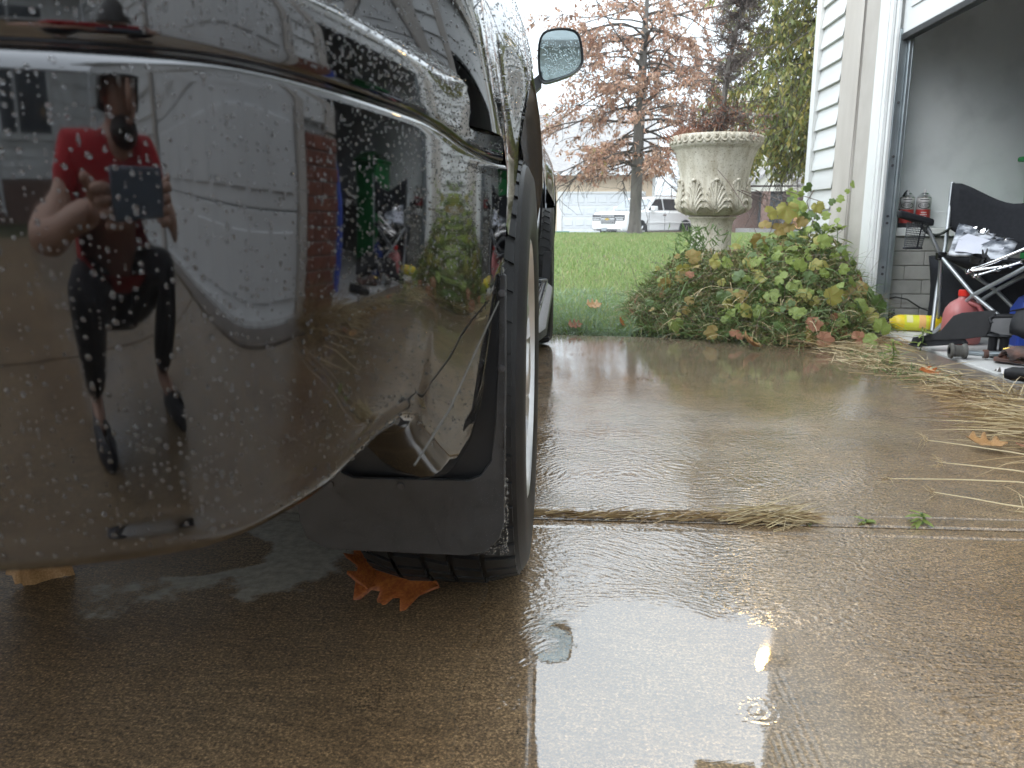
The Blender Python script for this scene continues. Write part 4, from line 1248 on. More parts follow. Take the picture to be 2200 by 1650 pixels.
m = MB(); m.lathe([(0.15, 0.663), (0.166, 0.660), (0.168, 0.65), (0.15, 0.635), (0.141, 0.60), (0.137, 0.54), (0.14, 0.45), (0.155, 0.36), (0.185, 0.29), (0.20, 0.27), (0.205, 0.22), (0.205, 0.2)], 48, (UX, UY, 0))
m.box(UX - .22, UX + .22, UY - .22, UY + .22, -0.08, 0.2); m.build('pedestal', M['stone'], urn, smooth=45)
MB().lathe([(0.001, 1.15), (0.275, 1.145), (0.276, 1.12)], 32, (UX, UY, 0)).build('potting_soil', M['soil'], urn)
sc0 = None
for k in range(36):
    a = 2 * PI * k / 36
    if sc0 is None:
        mm = MB()
        # drooping half ring with an egg inside, on the rim's face
        mm.tube([(0.312 - 0.012 * abs(math.cos(t)) ** 4, 0.0265 * math.cos(t), 1.198 - 0.047 * math.sin(t)) for t in np.linspace(0, PI, 13)], 0.0075, 6)
        mm.ball((0.311, 0, 1.182), 0.018, 10, 6, (0.6, 0.75, 1.0))
        sc0 = local(mm, 'rim_scallop', M['stone'], urn, 60); sc0.rotation_euler = (0, 0, a)
    else:
        c = sc0.copy(); COL.objects.link(c); c.rotation_euler = (0, 0, a)
lf0 = None
for k in range(10):
    a = 2 * PI * k / 10 + R(-92 - 4)
    if lf0 is None:
        mm = MB()
        def lobe(pts, r):
            # a raised rib following the bowl: pts are (angle offset, z)
            mm.tube([((urn_r(z) + lift) * math.cos(t), (urn_r(z) + lift) * math.sin(t), z) for t, z, lift in pts], r, 6)
        lobe([(0, 0.672, .004), (0, 0.74, .006), (0, 0.82, .008), (0, 0.88, .012), (0, 0.905, .022)], [0.008, 0.0075, 0.007, 0.008, 0.004])
        mm.ball((urn_r(.905) + .018, 0, 0.903), 0.015, 10, 6, (0.9, 1.3, 0.8))
        for s in (-1, 1):
            for z0, sp, rise in ((0.675, 0.27, 0.055), (0.69, 0.285, 0.085), (0.71, 0.25, 0.11), (0.74, 0.20, 0.115), (0.775, 0.15, 0.11), (0.81, 0.10, 0.085)):
                for o, rr in ((0, 0.0062), (0.022, 0.0045)):
                    lobe([(s * 0.012, z0, .003), (s * sp * .38, z0 + rise * .42 + o * .3, .006), (s * sp * .75, z0 + rise * .85 + o * .5, .009), (s * (sp - o), z0 + rise + o * .2, .012), (s * (sp + .012 - o), z0 + rise - .012, .012)], [rr * .7, rr * .9, rr, rr * 1.1, rr * .6])
        # leaf blade under the ribs
        g = []
        for v in np.linspace(0, 1, 12):
            z = 0.672 + 0.22 * v; hw = 0.29 * (1 - v ** 1.7) * (0.55 + 0.45 * min(1, v * 4)) + 0.02
            g.append([((urn_r(z) + 0.005 * (1 - u * u)) * math.cos(u * hw), (urn_r(z) + 0.005 * (1 - u * u)) * math.sin(u * hw), z) for u in np.linspace(-1, 1, 9)])
        mm.grid(g)
        lf0 = local(mm, 'acanthus_leaf', M['stone'], urn, 60); lf0.rotation_euler = (0, 0, a)
    else:
        c = lf0.copy(); COL.objects.link(c); c.rotation_euler = (0, 0, a)
def dead_spruce():
    rnd = random.Random(21)
    t = thing('dead_spruce', (UX + .02, UY, 1.15), 'dead grey twiggy conifer planted in the stone urn', 'tree')
    path = [(UX + .02, UY, 1.12), (UX + .03, UY, 1.3), (UX + .05, UY, 1.6), (UX + .09, UY, 1.85), (UX + .13, UY, 2.05), (UX + .17, UY, 2.22), (UX + .2, UY, 2.4)]
    m = MB(); m.tube(path, [0.024, 0.021, 0.018, 0.0145, 0.011, 0.007, 0.003], 8); m.build('trunk', M['oak_bark'], t, smooth=60)
    P, D, L, W = [], [], [], []; NP, ND = [], []
    for k in range(250):
        s = rnd.random() ** 0.85 * 5.6 + .15; i = min(int(s), 5); p = Vector(path[i]).lerp(Vector(path[i + 1]), s - i)
        h = (p.z - 1.15) / 1.35
        a = rnd.uniform(0, 2 * PI); ln = rnd.uniform(.14, .38) * (1.15 - 0.85 * h)
        bp = branch_path(p, (math.cos(a), math.sin(a), rnd.uniform(-.1, .5)), ln, 5, 0.0, 0.14, rnd)
        for j in range(5):
            d = bp[j + 1] - bp[j]
            P.append(bp[j][:]); D.append(d.normalized()[:]); L.append(d.length * 1.2); W.append(0.007 - .0006 * j)
            for q in range(9):
                P.append(bp[j].lerp(bp[j + 1], rnd.random())[:]); D.append((d.normalized() + Vector((rnd.gauss(0, .8), rnd.gauss(0, .8), rnd.gauss(0, .8)))).normalized()[:])
                L.append(rnd.uniform(.025, .075)); W.append(0.0045)
                if p.z < 1.42 and rnd.random() < .45 or rnd.random() < .03:
                    NP.append(P[-1]); ND.append((rnd.gauss(0, 1), rnd.gauss(0, 1), rnd.gauss(0, 1)))
    A = blades(np.array(P), np.array(D), np.array(L), np.array(W), 0.0, 1); B = blades(np.array(P), np.array(D), np.array(L), np.array(W), 0.0, 1)
    V, F = join([A, B]); tag(raw('twigs', V, F, M['grey_twig'], t), kind='stuff')
    NP, ND = np.array(NP), unit(np.array(ND)); n = len(NP)
    V, F = leafquads(NP, ND, RNG.uniform(.02, .05, n), RNG.uniform(.006, .012, n)); tag(raw('brown_needles', V, F, M['dead_needle'], t), kind='stuff')
dead_spruce()
n = 700
a = RNG.uniform(0, 2 * PI, n); r = 0.29 * np.sqrt(RNG.random(n))
V, F = blades(np.stack([UX + r * np.cos(a), UY + r * np.sin(a), np.full(n, 1.145)], 1), unit(np.stack([RNG.normal(0, .5, n), RNG.normal(0, .5, n), np.ones(n)], 1)), RNG.uniform(.06, .16, n), RNG.uniform(.003, .007, n), .3)
tag(raw('dry_urn_grass', V, F, M['straw']), 'dry yellow grass growing round the rim inside the stone urn', 'grass', kind='stuff')
V, F = blades(np.stack([UX - .19 + RNG.normal(0, .05, 420), UY + RNG.normal(0, .08, 420), np.full(420, 1.16)], 1), unit(np.stack([RNG.normal(-.15, .5, 420), RNG.normal(0, .5, 420), np.ones(420)], 1)), RNG.uniform(.07, .2, 420), RNG.uniform(.004, .008, 420), .2)
tag(raw('rusty_sedge', V, F, M['dead_needle']), 'rust brown dead sedge tuft in the left of the urn', 'plant', kind='stuff')

# ------------------------------------------------------------------ vines heaped between the urn and the house
def leaf_mesh(name, mat, seed, lobes=5):
    rnd = random.Random(seed)
    N = 36
    V = [(0, 0, 0)]
    for ring, f in ((0, .5), (1, 1.0)):
        for k in range(N):
            t = 2 * PI * k / N
            # heart base at t = pi, five pointed lobes
            td = abs(math.degrees(t if t < PI else t - 2 * PI))
            r = float(np.interp(td, (0, 14, 30, 50, 64, 84, 108, 132, 158, 172, 180), (1.02, 0.84, 0.70, 0.90, 0.78, 0.72, 0.78, 0.70, 0.66, 0.5, 0.18))) + (0.045 if k % 2 else -0.035)
            x, y = f * r * math.cos(t) + 0.25 * f, f * r * math.sin(t) * 1.05
            z = -0.22 * (x * x + y * y) * f + 0.12 * abs(y) + 0.06 * math.sin(4 * t + seed) * f + rnd.uniform(-.03, .03)
            V.append((x, y, z))
    F = [(0, 1 + k, 1 + (k + 1) % N) for k in range(N)]
    for k in range(N):
        a, b = 1 + k, 1 + (k + 1) % N
        F.append((a, a + N, b + N, b))
    me = bpy.data.meshes.new(name); me.from_pydata(V, [], F); me.materials.append(mat); me.shade_smooth(); me.update()
    return me
LM = {k: [leaf_mesh('vine_leaf', m_, s + 3 * i) for i, s in enumerate((1, 4))] for k, m_ in VINE.items()}
MT_X = [0.40, 0.52, 0.75, 1.08, 1.37, 1.6, 1.76, 1.84]
MT_Z = [0.05, 0.24, 0.44, 0.46, 0.55, 0.54, 0.36, 0.08]
MF_X = [0.40, 0.50, 0.71, 0.94, 1.25, 1.55, 1.75]
MF_Y = [4.65, 4.48, 4.30, 4.16, 4.08, 4.15, 4.55]
def mound(x, y):
    top = float(np.interp(x, MT_X, MT_Z)); yf = float(np.interp(x, MF_X, MF_Y)); yt = 5.05
    if y < yf: return -1
    if y < yt: return top * math.sin(0.5 * PI * min(1, ((y - yf) / (yt - yf)) ** 0.75))
    return top * max(0.0, 1 - ((y - yt) / 0.75) ** 2)
vine = thing('grape_vine', (1.2, 4.8, 0), 'tangled grape vine with yellowing leaves heaped between urn and house corner', 'vine')
rnd = random.Random(31)
st = MB()
for k in range(46):
    x, y = rnd.uniform(.6, 1.75), rnd.uniform(4.5, 5.5)
    h = max(0.03, mound(x, y))
    p = [(x, y, 0.0), (x + rnd.uniform(-.1, .1), y + rnd.uniform(-.1, .05), h * .6), (x + rnd.uniform(-.15, .12), y + rnd.uniform(-.15, .1), h * 1.0 + rnd.uniform(-.02, .06)), (x + rnd.uniform(-.25, .18), y + rnd.uniform(-.25, .1), h * .8 + rnd.uniform(-.15, .06))]
    q = [(Vector(p[0]) * (1 - t) ** 3 + Vector(p[1]) * 3 * t * (1 - t) ** 2 + Vector(p[2]) * 3 * t * t * (1 - t) + Vector(p[3]) * t ** 3) for t in np.linspace(0, 1, 12)]
    q = [v + Vector((rnd.gauss(0, .006), rnd.gauss(0, .006), rnd.gauss(0, .004))) for v in q]
    st.tube(q, [0.0024 - 0.0014 * i / 11 for i in range(12)], 5, cap=False)
for k in range(5):
    x = rnd.uniform(1.3, 1.66)
    st.tube([(x, 5.2, .3), (x - .02, 5.25, .55), (x - .05 + rnd.uniform(-.2, .1), 5.2, .75), (x - .1 + rnd.uniform(-.3, .1), 5.15, .82)], 0.003, 5, cap=False)
st.tube([(1.22, 5.2, .55), (1.16, 5.25, .7), (1.05, 5.3, .87), (0.98, 5.32, .95)], 0.0025, 5, cap=False)
st.build('stems', M['pink_twig'], vine, smooth=60)
cnt = 0
def put_leaf(p, size, key, up):
    global cnt
    o = bpy.data.objects.new('leaf', rnd.choice(LM[key])); COL.objects.link(o); o.parent = vine
    o.location = Vector(p) - vine.location
    o.scale = (size,) * 3
    q = Vector(up).normalized().to_track_quat('Z', 'Y')
    o.rotation_mode = 'QUATERNION'; o.rotation_quaternion = q @ Matrix.Rotation(rnd.uniform(0, 6.28), 3, 'Z').to_quaternion()
    cnt += 1
while cnt < 250:
    x, y = rnd.uniform(.45, 1.86), rnd.uniform(4.05, 5.3)
    h = mound(x, y)
    if h < 0.02: continue
    e = 0.04
    hx, hy = mound(x + e, y) - mound(x - e, y), mound(x, y + e) - mound(x, y - e)
    if mound(x, y - e) < 0: hx = 0; hy = .1
    if rnd.random() > (0.30 + 0.7 * min(1, max(0, (x - .7) / .6))): continue
    nrm = Vector((-hx / (2 * e) + rnd.gauss(0, .6), -hy / (2 * e) - 0.45 + rnd.gauss(0, .55), 1.0 + rnd.gauss(0, .4)))
    z = h * rnd.uniform(.82, 1.08) + 0.02
    left = x < 0.8
    if left: key = rnd.choices(('orange', 'green', 'yellow', 'dark', 'brown'), (4, 2, 2, 2, 1))[0]
    elif z < .12: key = rnd.choices(('brown', 'green', 'dark', 'orange'), (4, 2, 3, 1))[0]
    else: key = rnd.choices(('green', 'dark', 'yellow', 'orange', 'brown'), (10, 5, 4, 0.9, .3))[0]
    put_leaf((x, y, z), rnd.uniform(.022, .052) * (0.75 if left else 1.08), key, nrm)
for px_, pz, key, s in ((1.345, .72, 'yellow', .085), (1.42, .70, 'green', .07), (1.24, .68, 'yellow', .062), (1.29, .58, 'orange', .06), (1.22, .60, 'orange', .05), (1.52, .73, 'yellow', .05), (1.30, .50, 'yellow', .065), (1.37, .61, 'orange', .05), (1.2, .53, 'orange', .062), (1.45, .64, 'orange', .045), (0.68, .32, 'orange', .055), (0.62, .27, 'orange', .05), (.74, .42, 'orange', .06), (.70, .37, 'yellow', .05)):
    put_leaf((px_, 5.0 if px_ > 1 else 4.75, pz), s, key, (rnd.gauss(-.1, .3), -1, rnd.gauss(.35, .3)))
for k in range(34):
    put_leaf((rnd.uniform(1.45, 1.76), rnd.uniform(5.1, 5.45), rnd.uniform(.42, .86)), rnd.uniform(.02, .042), rnd.choice(('green', 'dark', 'green')), (rnd.gauss(-.2, .4), -1, rnd.gauss(.4, .3)))
for px_, py_, z_, key, s in ((1.70, 4.62, .24, 'dark', .075), (1.76, 4.55, .16, 'dark', .07), (1.62, 4.45, .25, 'orange', .07), (1.66, 4.35, .15, 'yellow', .06), (1.55, 4.32, .2, 'green', .07), (1.36, 4.15, .25, 'yellow', .062), (1.44, 4.2, .09, 'brown', .06), (1.3, 4.05, .05, 'brown', .055), (1.48, 4.05, .05, 'brown', .06), (1.62, 4.12, .09, 'green', .06), (1.55, 4.02, .05, 'green', .05), (0.62, 4.4, .09, 'green', .055), (0.9, 4.15, .05, 'brown', .05), (0.8, 4.2, .06, 'orange', .05)):
    put_leaf((px_, py_, z_), s, key, (rnd.gauss(0, .3), -1, rnd.gauss(.5, .3)))
# low growth under and between the leaves
P, D = [], []
while len(P) < 15000:
    x, y = rnd.uniform(.42, 1.88), rnd.uniform(4.05, 5.7)
    h = mound(x, y)
    if h < 0.01: continue
    P.append((x, y, h * rnd.uniform(.35, 1.02) ** 0.7)); D.append((rnd.gauss(0, .7), rnd.gauss(-.3, .7), rnd.gauss(.2, .6)))
P, D = np.array(P), unit(np.array(D)); n = len(P)
V, F = leafquads(P, D, RNG.uniform(.014, .045, n), RNG.uniform(.008, .022, n))
tag(raw('undergrowth', V, F, M['under']), 'mass of small mixed leaves filling the vine heap beneath the urn', 'undergrowth', kind='stuff')
def mound_grass(name, n, L, W, mat, label, bend, z0=.2, xr=(.4, 1.85)):
    P = []
    while len(P) < n:
        x, y = rnd.uniform(*xr), rnd.uniform(4.02, 5.5)
        h = mound(x, y)
        if h < 0.0: continue
        P.append((x, y, h * rnd.uniform(z0, .95)))
    P = np.array(P)
    D = unit(np.stack([RNG.normal(-.1, .65, n), RNG.normal(-.45, .5, n), np.abs(RNG.normal(.8, .4, n))], 1))
    V, F = blades(P, D, RNG.uniform(*L, n), RNG.uniform(*W, n), bend, 4)
    tag(raw(name, V, F, mat), label, 'grass', kind='stuff')
mound_grass('mound_grass', 4200, (.08, .28), (.0025, .006), M['weed'], 'long green grass growing through the vine heap', .55)
mound_grass('mound_dry_grass', 1700, (.08, .3), (.002, .004), M['straw'], 'dry straw stems bent over among the vine leaves', .6)
mound_grass('mound_twigs', 350, (.12, .4), (.002, .0035), M['pink_twig'], 'thin brown twigs sticking out of the vine heap', .25)
# herb in front of the pedestal
t = thing('feathery_weed', (0.86, 5.25, .35), 'feathery dark green weed growing against the urn pedestal', 'weed')
n = 260
P = np.stack([.84 + RNG.normal(0, .07, n), 5.2 + RNG.normal(0, .05, n), RNG.uniform(.36, .58, n)], 1)
V, F = leafquads(P, unit(np.stack([RNG.normal(0, .7, n), RNG.normal(-.2, .5, n), RNG.uniform(.2, 1, n)], 1)), RNG.uniform(.04, .08, n), RNG.uniform(.006, .01, n))
tag(raw('leaves', V, F, M['weed'], t), kind='stuff')
m = MB(); m.tube([(.85, 5.2, .2), (.84, 5.2, .58)], .004, 5); m.build('stem', M['weed'], t)
def sapling(name, at, h, n, label, L=.06, lean=(0, 0)):
    t = thing(name, at, label, 'weed')
    at = Vector(at); m = MB(); top = at + Vector((lean[0], lean[1], h)); m.tube([at, at.lerp(top, .5) + Vector((.01, 0, 0)), top], .003, 5); m.build('stem', M['weed'], t)
    me = bpy.data.meshes.new('leaflet')
    me.from_pydata([(0, 0, 0), (.35, .16, .03), (.35, -.16, .03), (.75, .11, .0), (.75, -.11, .0), (1, 0, -.08), (.35, 0, -.02), (.75, 0, -.05)], [], [(0, 2, 6), (0, 6, 1), (6, 2, 4, 7), (1, 6, 7, 3), (7, 4, 5), (3, 7, 5)])
    me.materials.append(VINE['green']); me.shade_smooth()
    for k in range(n):
        o = bpy.data.objects.new('leaf', me); COL.objects.link(o); o.parent = t
        f = rnd.uniform(.3, 1); o.location = (top - at) * f
        s = L * rnd.uniform(.7, 1.2); o.scale = (s, s, s)
        o.rotation_euler = (rnd.gauss(0, .3), rnd.uniform(-.4, .5), rnd.uniform(0, 6.28))
    return t
sapling('corner_sapling', (1.77, 5.30, .12), .5, 26, 'green sapling with narrow leaflets against the cracked beige corner board', .11, (-.04, -.06))
sapling('kerb_sprout', (1.74, 3.93, 0.012), .12, 14, 'small green sprout on the kerb beside the black plastic trim', .05)
sapling('straw_weed', (1.44, 3.52, 0.0), .12, 26, 'leafy green weed growing out of the straw on the kerb', .045)
for x, L_, lab in ((0.535, .022, 'smallest green weed in the driveway joint, right of the straw tuft'), (0.66, .026, 'low green weed in the driveway joint between two others'), (0.775, .03, 'tallest grassy green weed in the driveway joint')):
    sapling('joint_weed', (x, 1.664, -.005), .03 if x > .7 else .012, 14, lab, L_)

# ------------------------------------------------------------------ straw and fallen leaves
def straw(name, n, fx, L, W, mat, label, flat=.12, cat='straw', bend=.05, ang=None):
    P = np.array([fx() for _ in range(n)])
    a = RNG.uniform(0, 2 * PI, n) if ang is None else RNG.normal(ang[0], ang[1], n)
    D = unit(np.stack([np.cos(a), np.sin(a), np.abs(RNG.normal(0, flat, n))], 1))
    Ln = RNG.uniform(*L, n)
    V, F = blades(P - D * (Ln * .5)[:, None] * np.array([1, 1, 0]), D, Ln, RNG.uniform(*W, n), bend, 3)
    V[:, 2] = np.maximum(V[:, 2], 0.002)
    return tag(raw(name, V, F, mat), label, cat, kind='stuff')
g_ = random.gauss; u_ = random.uniform
def kerb_pt():
    y = u_(2.95, 4.2); c = np.interp(y, [2.95, 3.3, 3.6, 4.0, 4.2], [1.57, 1.50, 1.42, 1.45, 1.62]); return (c + g_(0, .085), y, abs(g_(0, .018)) + .006)
straw('kerb_straw', 1150, kerb_pt, (.03, .17), (.0016, .0034), M['straw'], 'dry straw lying along the kerb before the garage')
def clump_pt():
    return (1.52 + g_(0, .13), 2.45 + g_(0, .12), abs(g_(0, .03)) + .006)
straw('straw_clump', 650, clump_pt, (.1, .36), (.002, .004), M['straw'], 'thick heap of pale straw at the right edge of the driveway', .12, ang=(PI + .1, .5))
n = 420; yy_ = RNG.uniform(3.2, 4.1, n)
V, F = blades(np.stack([np.interp(yy_, [3.2, 3.6, 4.1], [1.5, 1.43, 1.5]) + RNG.normal(0, .06, n), yy_, np.full(n, .005)], 1), unit(np.stack([RNG.normal(0, .8, n), RNG.normal(0, .8, n), np.ones(n)], 1)), RNG.uniform(.03, .09, n), RNG.uniform(.002, .004, n), .4, 3)
tag(raw('kerb_grass', V, F, M['weed']), 'short green grass sprouting through the kerb straw', 'grass', kind='stuff')
straw('brown_straw', 420, lambda: (1.5 + g_(0, .07), u_(2.6, 3.1), .006), (.05, .2), (.002, .004), M['straw_dark'], 'thin wet straw litter between the kerb and the driveway')
def tuft(name, at, n, L, label, mat=None, lean=(-.4, 0), sp=.02):
    at = np.array(at); P = at + np.stack([RNG.normal(0, sp, n), RNG.normal(0, sp, n), np.zeros(n)], 1)
    D = unit(np.stack([RNG.normal(lean[0], .6, n), RNG.normal(lean[1], .6, n), np.abs(RNG.normal(.55, .4, n))], 1))
    V, F = blades(P, D, RNG.uniform(*L, n), RNG.uniform(.0018, .0035, n), .35, 4); V[:, 2] = np.maximum(V[:, 2], .003)
    return tag(raw(name, V, F, mat or M['straw']), label, 'grass', kind='stuff')
tuft('dry_tuft', (1.60, 2.85, .012), 60, (.08, .2), 'upright dry grass tuft on the kerb edge')
tuft('dry_tuft', (1.62, 1.95, .012), 520, (.2, .6), 'big tawny grass tuft by the brick pillar', M['straw_dark'], (-.25, .1), .09)
straw('joint_straw', 760, lambda: (u_(-.3, .56), 1.655 + g_(0, .007), .002 + abs(g_(0, .006))), (.02, .085), (.0014, .003), M['straw_dark'], 'old straw packed into the driveway joint beside the tyre', .15, ang=(0, .35))
straw('joint_straw_tuft', 150, lambda: (.47 + g_(0, .035), 1.655 + g_(0, .012), .004 + abs(g_(0, .008))), (.06, .2), (.0014, .0026), M['straw'], 'splayed straw tuft lying across the driveway joint', .18, ang=(-.15, .5))
straw('mound_edge_straw', 350, lambda: (u_(1.1, 1.75), 4.12 + g_(0, .09), .01 + abs(g_(0, .02))), (.05, .2), (.002, .004), M['straw_dark'], 'brown dead stems along the foot of the vine heap', .2)
def stalk(pts, label):
    t = thing('seed_stalk', pts[0], label, 'stalk')
    m = MB(); m.tube(pts, [.0022, .0017, .0014, .001], 5); m.build('stem', M['straw'], t)
    e = Vector(pts[-1]); n = 26
    V, F = blades(np.array(e) + RNG.normal(0, .006, (n, 3)), unit(RNG.normal(0, 1, (n, 3)) + np.array(unit(np.array(e - Vector(pts[-2])))) * 1.5), RNG.uniform(.015, .04, n), np.full(n, .0016), 0, 1)
    tag(raw('seed_head', V, F, M['straw'], t), kind='stuff')
stalk([(1.22, 1.82, .03), (1.08, 1.86, .035), (.95, 1.885, .03), (.80, 1.905, .022)], 'longest seed stalk lying over the wet concrete, the lowest curve of three')
stalk([(1.20, 1.86, .045), (1.10, 1.92, .045), (1.02, 1.97, .04), (.97, 2.01, .034)], 'short seed stalk above the longest one at the right edge')
stalk([(1.30, 1.95, .05), (1.17, 2.06, .05), (1.08, 2.14, .046), (1.02, 2.2, .04)], 'straight pale seed stalk pointing up towards the tan curled leaf')
stalk([(1.12, 1.72, .01), (1.0, 1.76, .014), (.94, 1.80, .014), (.88, 1.84, .012)], 'seed stalk with a fluffy head nearest the driveway joint')
tuft('dry_tuft', (1.08, 1.735, .003), 45, (.03, .1), 'small fluffy straw tuft at the right edge, just above the driveway joint', None, (-.3, 0), .03)

def oak_leaf(at, size, rot, mat, label, curl=.25, tilt=(0, 0), group=None):
    # lobed, pointed leaf with a mid rib
    half = [(0, .02), (.06, .03), (.10, .16), (.20, .36), (.25, .38), (.29, .20), (.38, .20), (.46, .47), (.53, .50), (.58, .24), (.66, .21), (.76, .36), (.81, .35), (.85, .15), (1.0, .0)]
    V, F = [], []
    for x, w in half:
        for s in (-1, -.45, 0, .45, 1):
            y = s * w
            V.append((x - .5, y * (1 + .12 * math.sin(11 * x)), curl * ((x - .5) ** 2 * .9 + y * y * 1.3) + .03 * math.sin(9 * x + 5 * s) * abs(s)))
    for i in range(len(half) - 1):
        for j in range(4):
            F.append((i * 5 + j, i * 5 + j + 1, i * 5 + j + 6, i * 5 + j + 5))
    me = bpy.data.meshes.new('fallen_leaf'); me.from_pydata(V, [], F); me.materials.append(mat); me.shade_smooth(); me.update()
    o = bpy.data.objects.new('fallen_leaf', me); COL.objects.link(o)
    so = o.modifiers.new('thickness', 'SOLIDIFY'); so.thickness = .006
    o.location = at; o.scale = (size, size, size); o.rotation_euler = (tilt[0], tilt[1], rot)
    return tag(o, label, 'leaf', group)
oak_leaf((-0.285, 1.285, .02), .17, R(-20), M['fallen'], 'large orange oak leaf half under the black tyre', .25, (R(28), R(2)))
oak_leaf((-0.345, 1.30, .045), .11, R(100), M['fallen'], 'upright lobe of an orange leaf left of the tyre', .3, (R(35), R(-45)))
tl_ = bpy.data.objects.new('fallen_leaf', leaf_mesh('fallen_leaf', M['fallen_tan'], 3)); COL.objects.link(tl_)  # tan leaf shape added in place of the lit ground beyond
tl_.location = (-0.99, 1.30, 0.055); tl_.scale = (.085, .11, .085); tl_.rotation_euler = (R(48), R(-12), R(30))
tag(tl_, 'big tan leaf shape standing in for lit ground under the bumper at the left edge', 'leaf')
oak_leaf((1.20, 2.24, .022), .105, R(-15), M['fallen_tan'], 'curled tan leaf beside the pale straw heap', .5, (R(8), R(5)))
oak_leaf((1.34, 2.24, .012), .11, R(40), VINE['brown'], 'red brown wet leaf at the edge of the pale straw heap', .3)
oak_leaf((1.50, 3.28, .03), .085, R(-60), M['fallen'], 'orange crumpled leaf in the kerb straw', .5, (R(8), R(12)))
oak_leaf((0.94, 4.02, .03), .13, R(80), M['fallen_tan'], 'tan crumpled leaf at the foot of the vine heap', .9, (R(40), 0))
oak_leaf((0.20, 5.2, .09), .11, R(20), M['fallen_tan'], 'pale tan leaf lying on the lawn grass', .5, (R(35), 0))
oak_leaf((0.34, 4.62, .05), .08, R(75), M['fallen'], 'small orange leaf standing in the grass edge', .5, (R(60), 0))
oak_leaf((0.07, 4.58, .04), .09, R(10), VINE['brown'], 'brown leaf in the grass beside the front tyre', .5, (R(35), 0))
oak_leaf((0.42, 4.85, .09), .06, R(50), VINE['brown'], 'small dark red leaf in the grass left of the vines', .5, (R(55), 0))

# ------------------------------------------------------------------ things in the garage
def can(x, tip, label):
    t = thing('spray_can', (x, 5.03, .592), label, 'spray can')
    def L(prof, name, mat, par=t, n=28):
        return local(MB().lathe(prof, n), name, M[mat], par, 40)
    r = .041
    b = L([(r - .002, 0), (r, .003), (r, .028)], 'base_band', 'can_black')
    body = L([(r, .028), (r, .108)], 'red_band', 'can_red')
    L([(r, .108), (r, .155)], 'label_band', 'can_grey')
    L([(r, .155), (r, .176), (r - .003, .178)], 'white_band', 'can_white')
    L([(r, .176), (r + .001, .180), (r - .003, .183), (.026, .196), (.022, .198), (.022, .203), (.014, .206), (.001, .206)], 'dome', 'chrome')
    nz = L([(.009, .205), (.0085, .222), (.006, .224), (.001, .224)], 'nozzle', 'can_white', n=12)
    if tip:
        local(MB().tube([(-.002, 0, .222), (-.012, -.004, .215), (-.028, -.012, .197), (-.036, -.018, .186)], .0035, 6), 'spray_straw', M['can_black'], t)
    # oval badge and its lettering wrapped round the can
    def wrap(me, z0, mat, name, lift):
        for v in me.vertices:
            a = v.co.x / r - PI / 2 + R(-18); rr = r + lift
            v.co = (rr * math.cos(a), rr * math.sin(a), z0 + v.co.y)
        me.materials.clear(); me.materials.append(M[mat]); me.update()
        o = bpy.data.objects.new(name, me); COL.objects.link(o); o.parent = t
    mm = MB(); mm.grid([[(f * .036 * math.cos(q), f * .019 * math.sin(q), 0) for q in np.linspace(0, 2 * PI, 33)] for f in (0.001, .35, .7, 1.0)])
    me = bpy.data.meshes.new('badge'); me.from_pydata(mm.v, [], mm.f); wrap(me, .130, 'can_black', 'badge', .0012)
    mm = MB(); mm.grid([[(f * .030 * math.cos(q), f * .015 * math.sin(q), 0) for q in np.linspace(0, 2 * PI, 33)] for f in (0.001, .35, .7, 1.0)])
    me = bpy.data.meshes.new('badge'); me.from_pydata(mm.v, [], mm.f); wrap(me, .131, 'can_grey', 'badge_face', .0018)
    wrap(text_mesh('RUST', .021), .130, 'can_black', 'lettering', .0026)
    for zz, w in ((.09, .03), (.078, .038), (.066, .028), (.166, .05)):
        mm = MB(); mm.grid([[(q, -.0022, 0) for q in np.linspace(-w / 2, w / 2, 9)], [(q, .0022, 0) for q in np.linspace(-w / 2, w / 2, 9)]])
        me = bpy.data.meshes.new('print'); me.from_pydata(mm.v, [], mm.f); wrap(me, zz, 'can_white' if zz < .1 else 'can_black', 'print_line', .001)
can(2.060, True, 'left spray can on the garage ledge, a dark straw on its nozzle')
can(2.158, False, 'right spray can on the garage ledge, without a straw')
# folding camp chair
chair = thing('camp_chair', (2.15, 4.15, .02), 'black folding camp chair with silver tube legs inside the garage', 'chair')
FL, FR, HL, HR, XC = (2.0, 4.40, .03), (2.27, 3.86, .03), (1.945, 4.27, .455), (2.16, 3.80, .455), (2.03, 4.07, .275)
BL, BR = (2.13, 4.62, .03), (2.42, 4.05, .03)
AL, AB = (1.80, 4.33, .645), (2.11, 4.56, .60)
def leg(p, r=.0105, name='leg', mat='tube'):
    return MB().tube(p, r, 10).build(name, M[mat], chair, smooth=60)
leg([HL, XC, FR]); leg([HR, XC, FL])
leg([AL, (1.86, 4.31, .622), (1.885, 4.30, .585), (1.91, 4.29, .53), HL, (2.03, 4.43, .25), BL])
leg([FL, (2.035, 4.47, .25), (2.09, 4.55, .50), (2.115, 4.60, .84)])
leg([FR, (2.30, 3.95, .25), (2.36, 4.0, .50), (2.40, 4.02, .84)])
leg([BL, (2.28, 4.33, .28), (2.36, 4.02, .45)]); leg([BR, (2.28, 4.33, .27), (2.10, 4.56, .45)])
for p in (FL, FR, BL, BR, HL, HR):
    MB().box(p[0] - .022, p[0] + .022, p[1] - .018, p[1] + .018, p[2] - .012 if p[2] < .1 else p[2] - .018, p[2] + .022).build('foot' if p[2] < .1 else 'hinge', M['gloss_black'], chair, bevel=.004)
rows = []
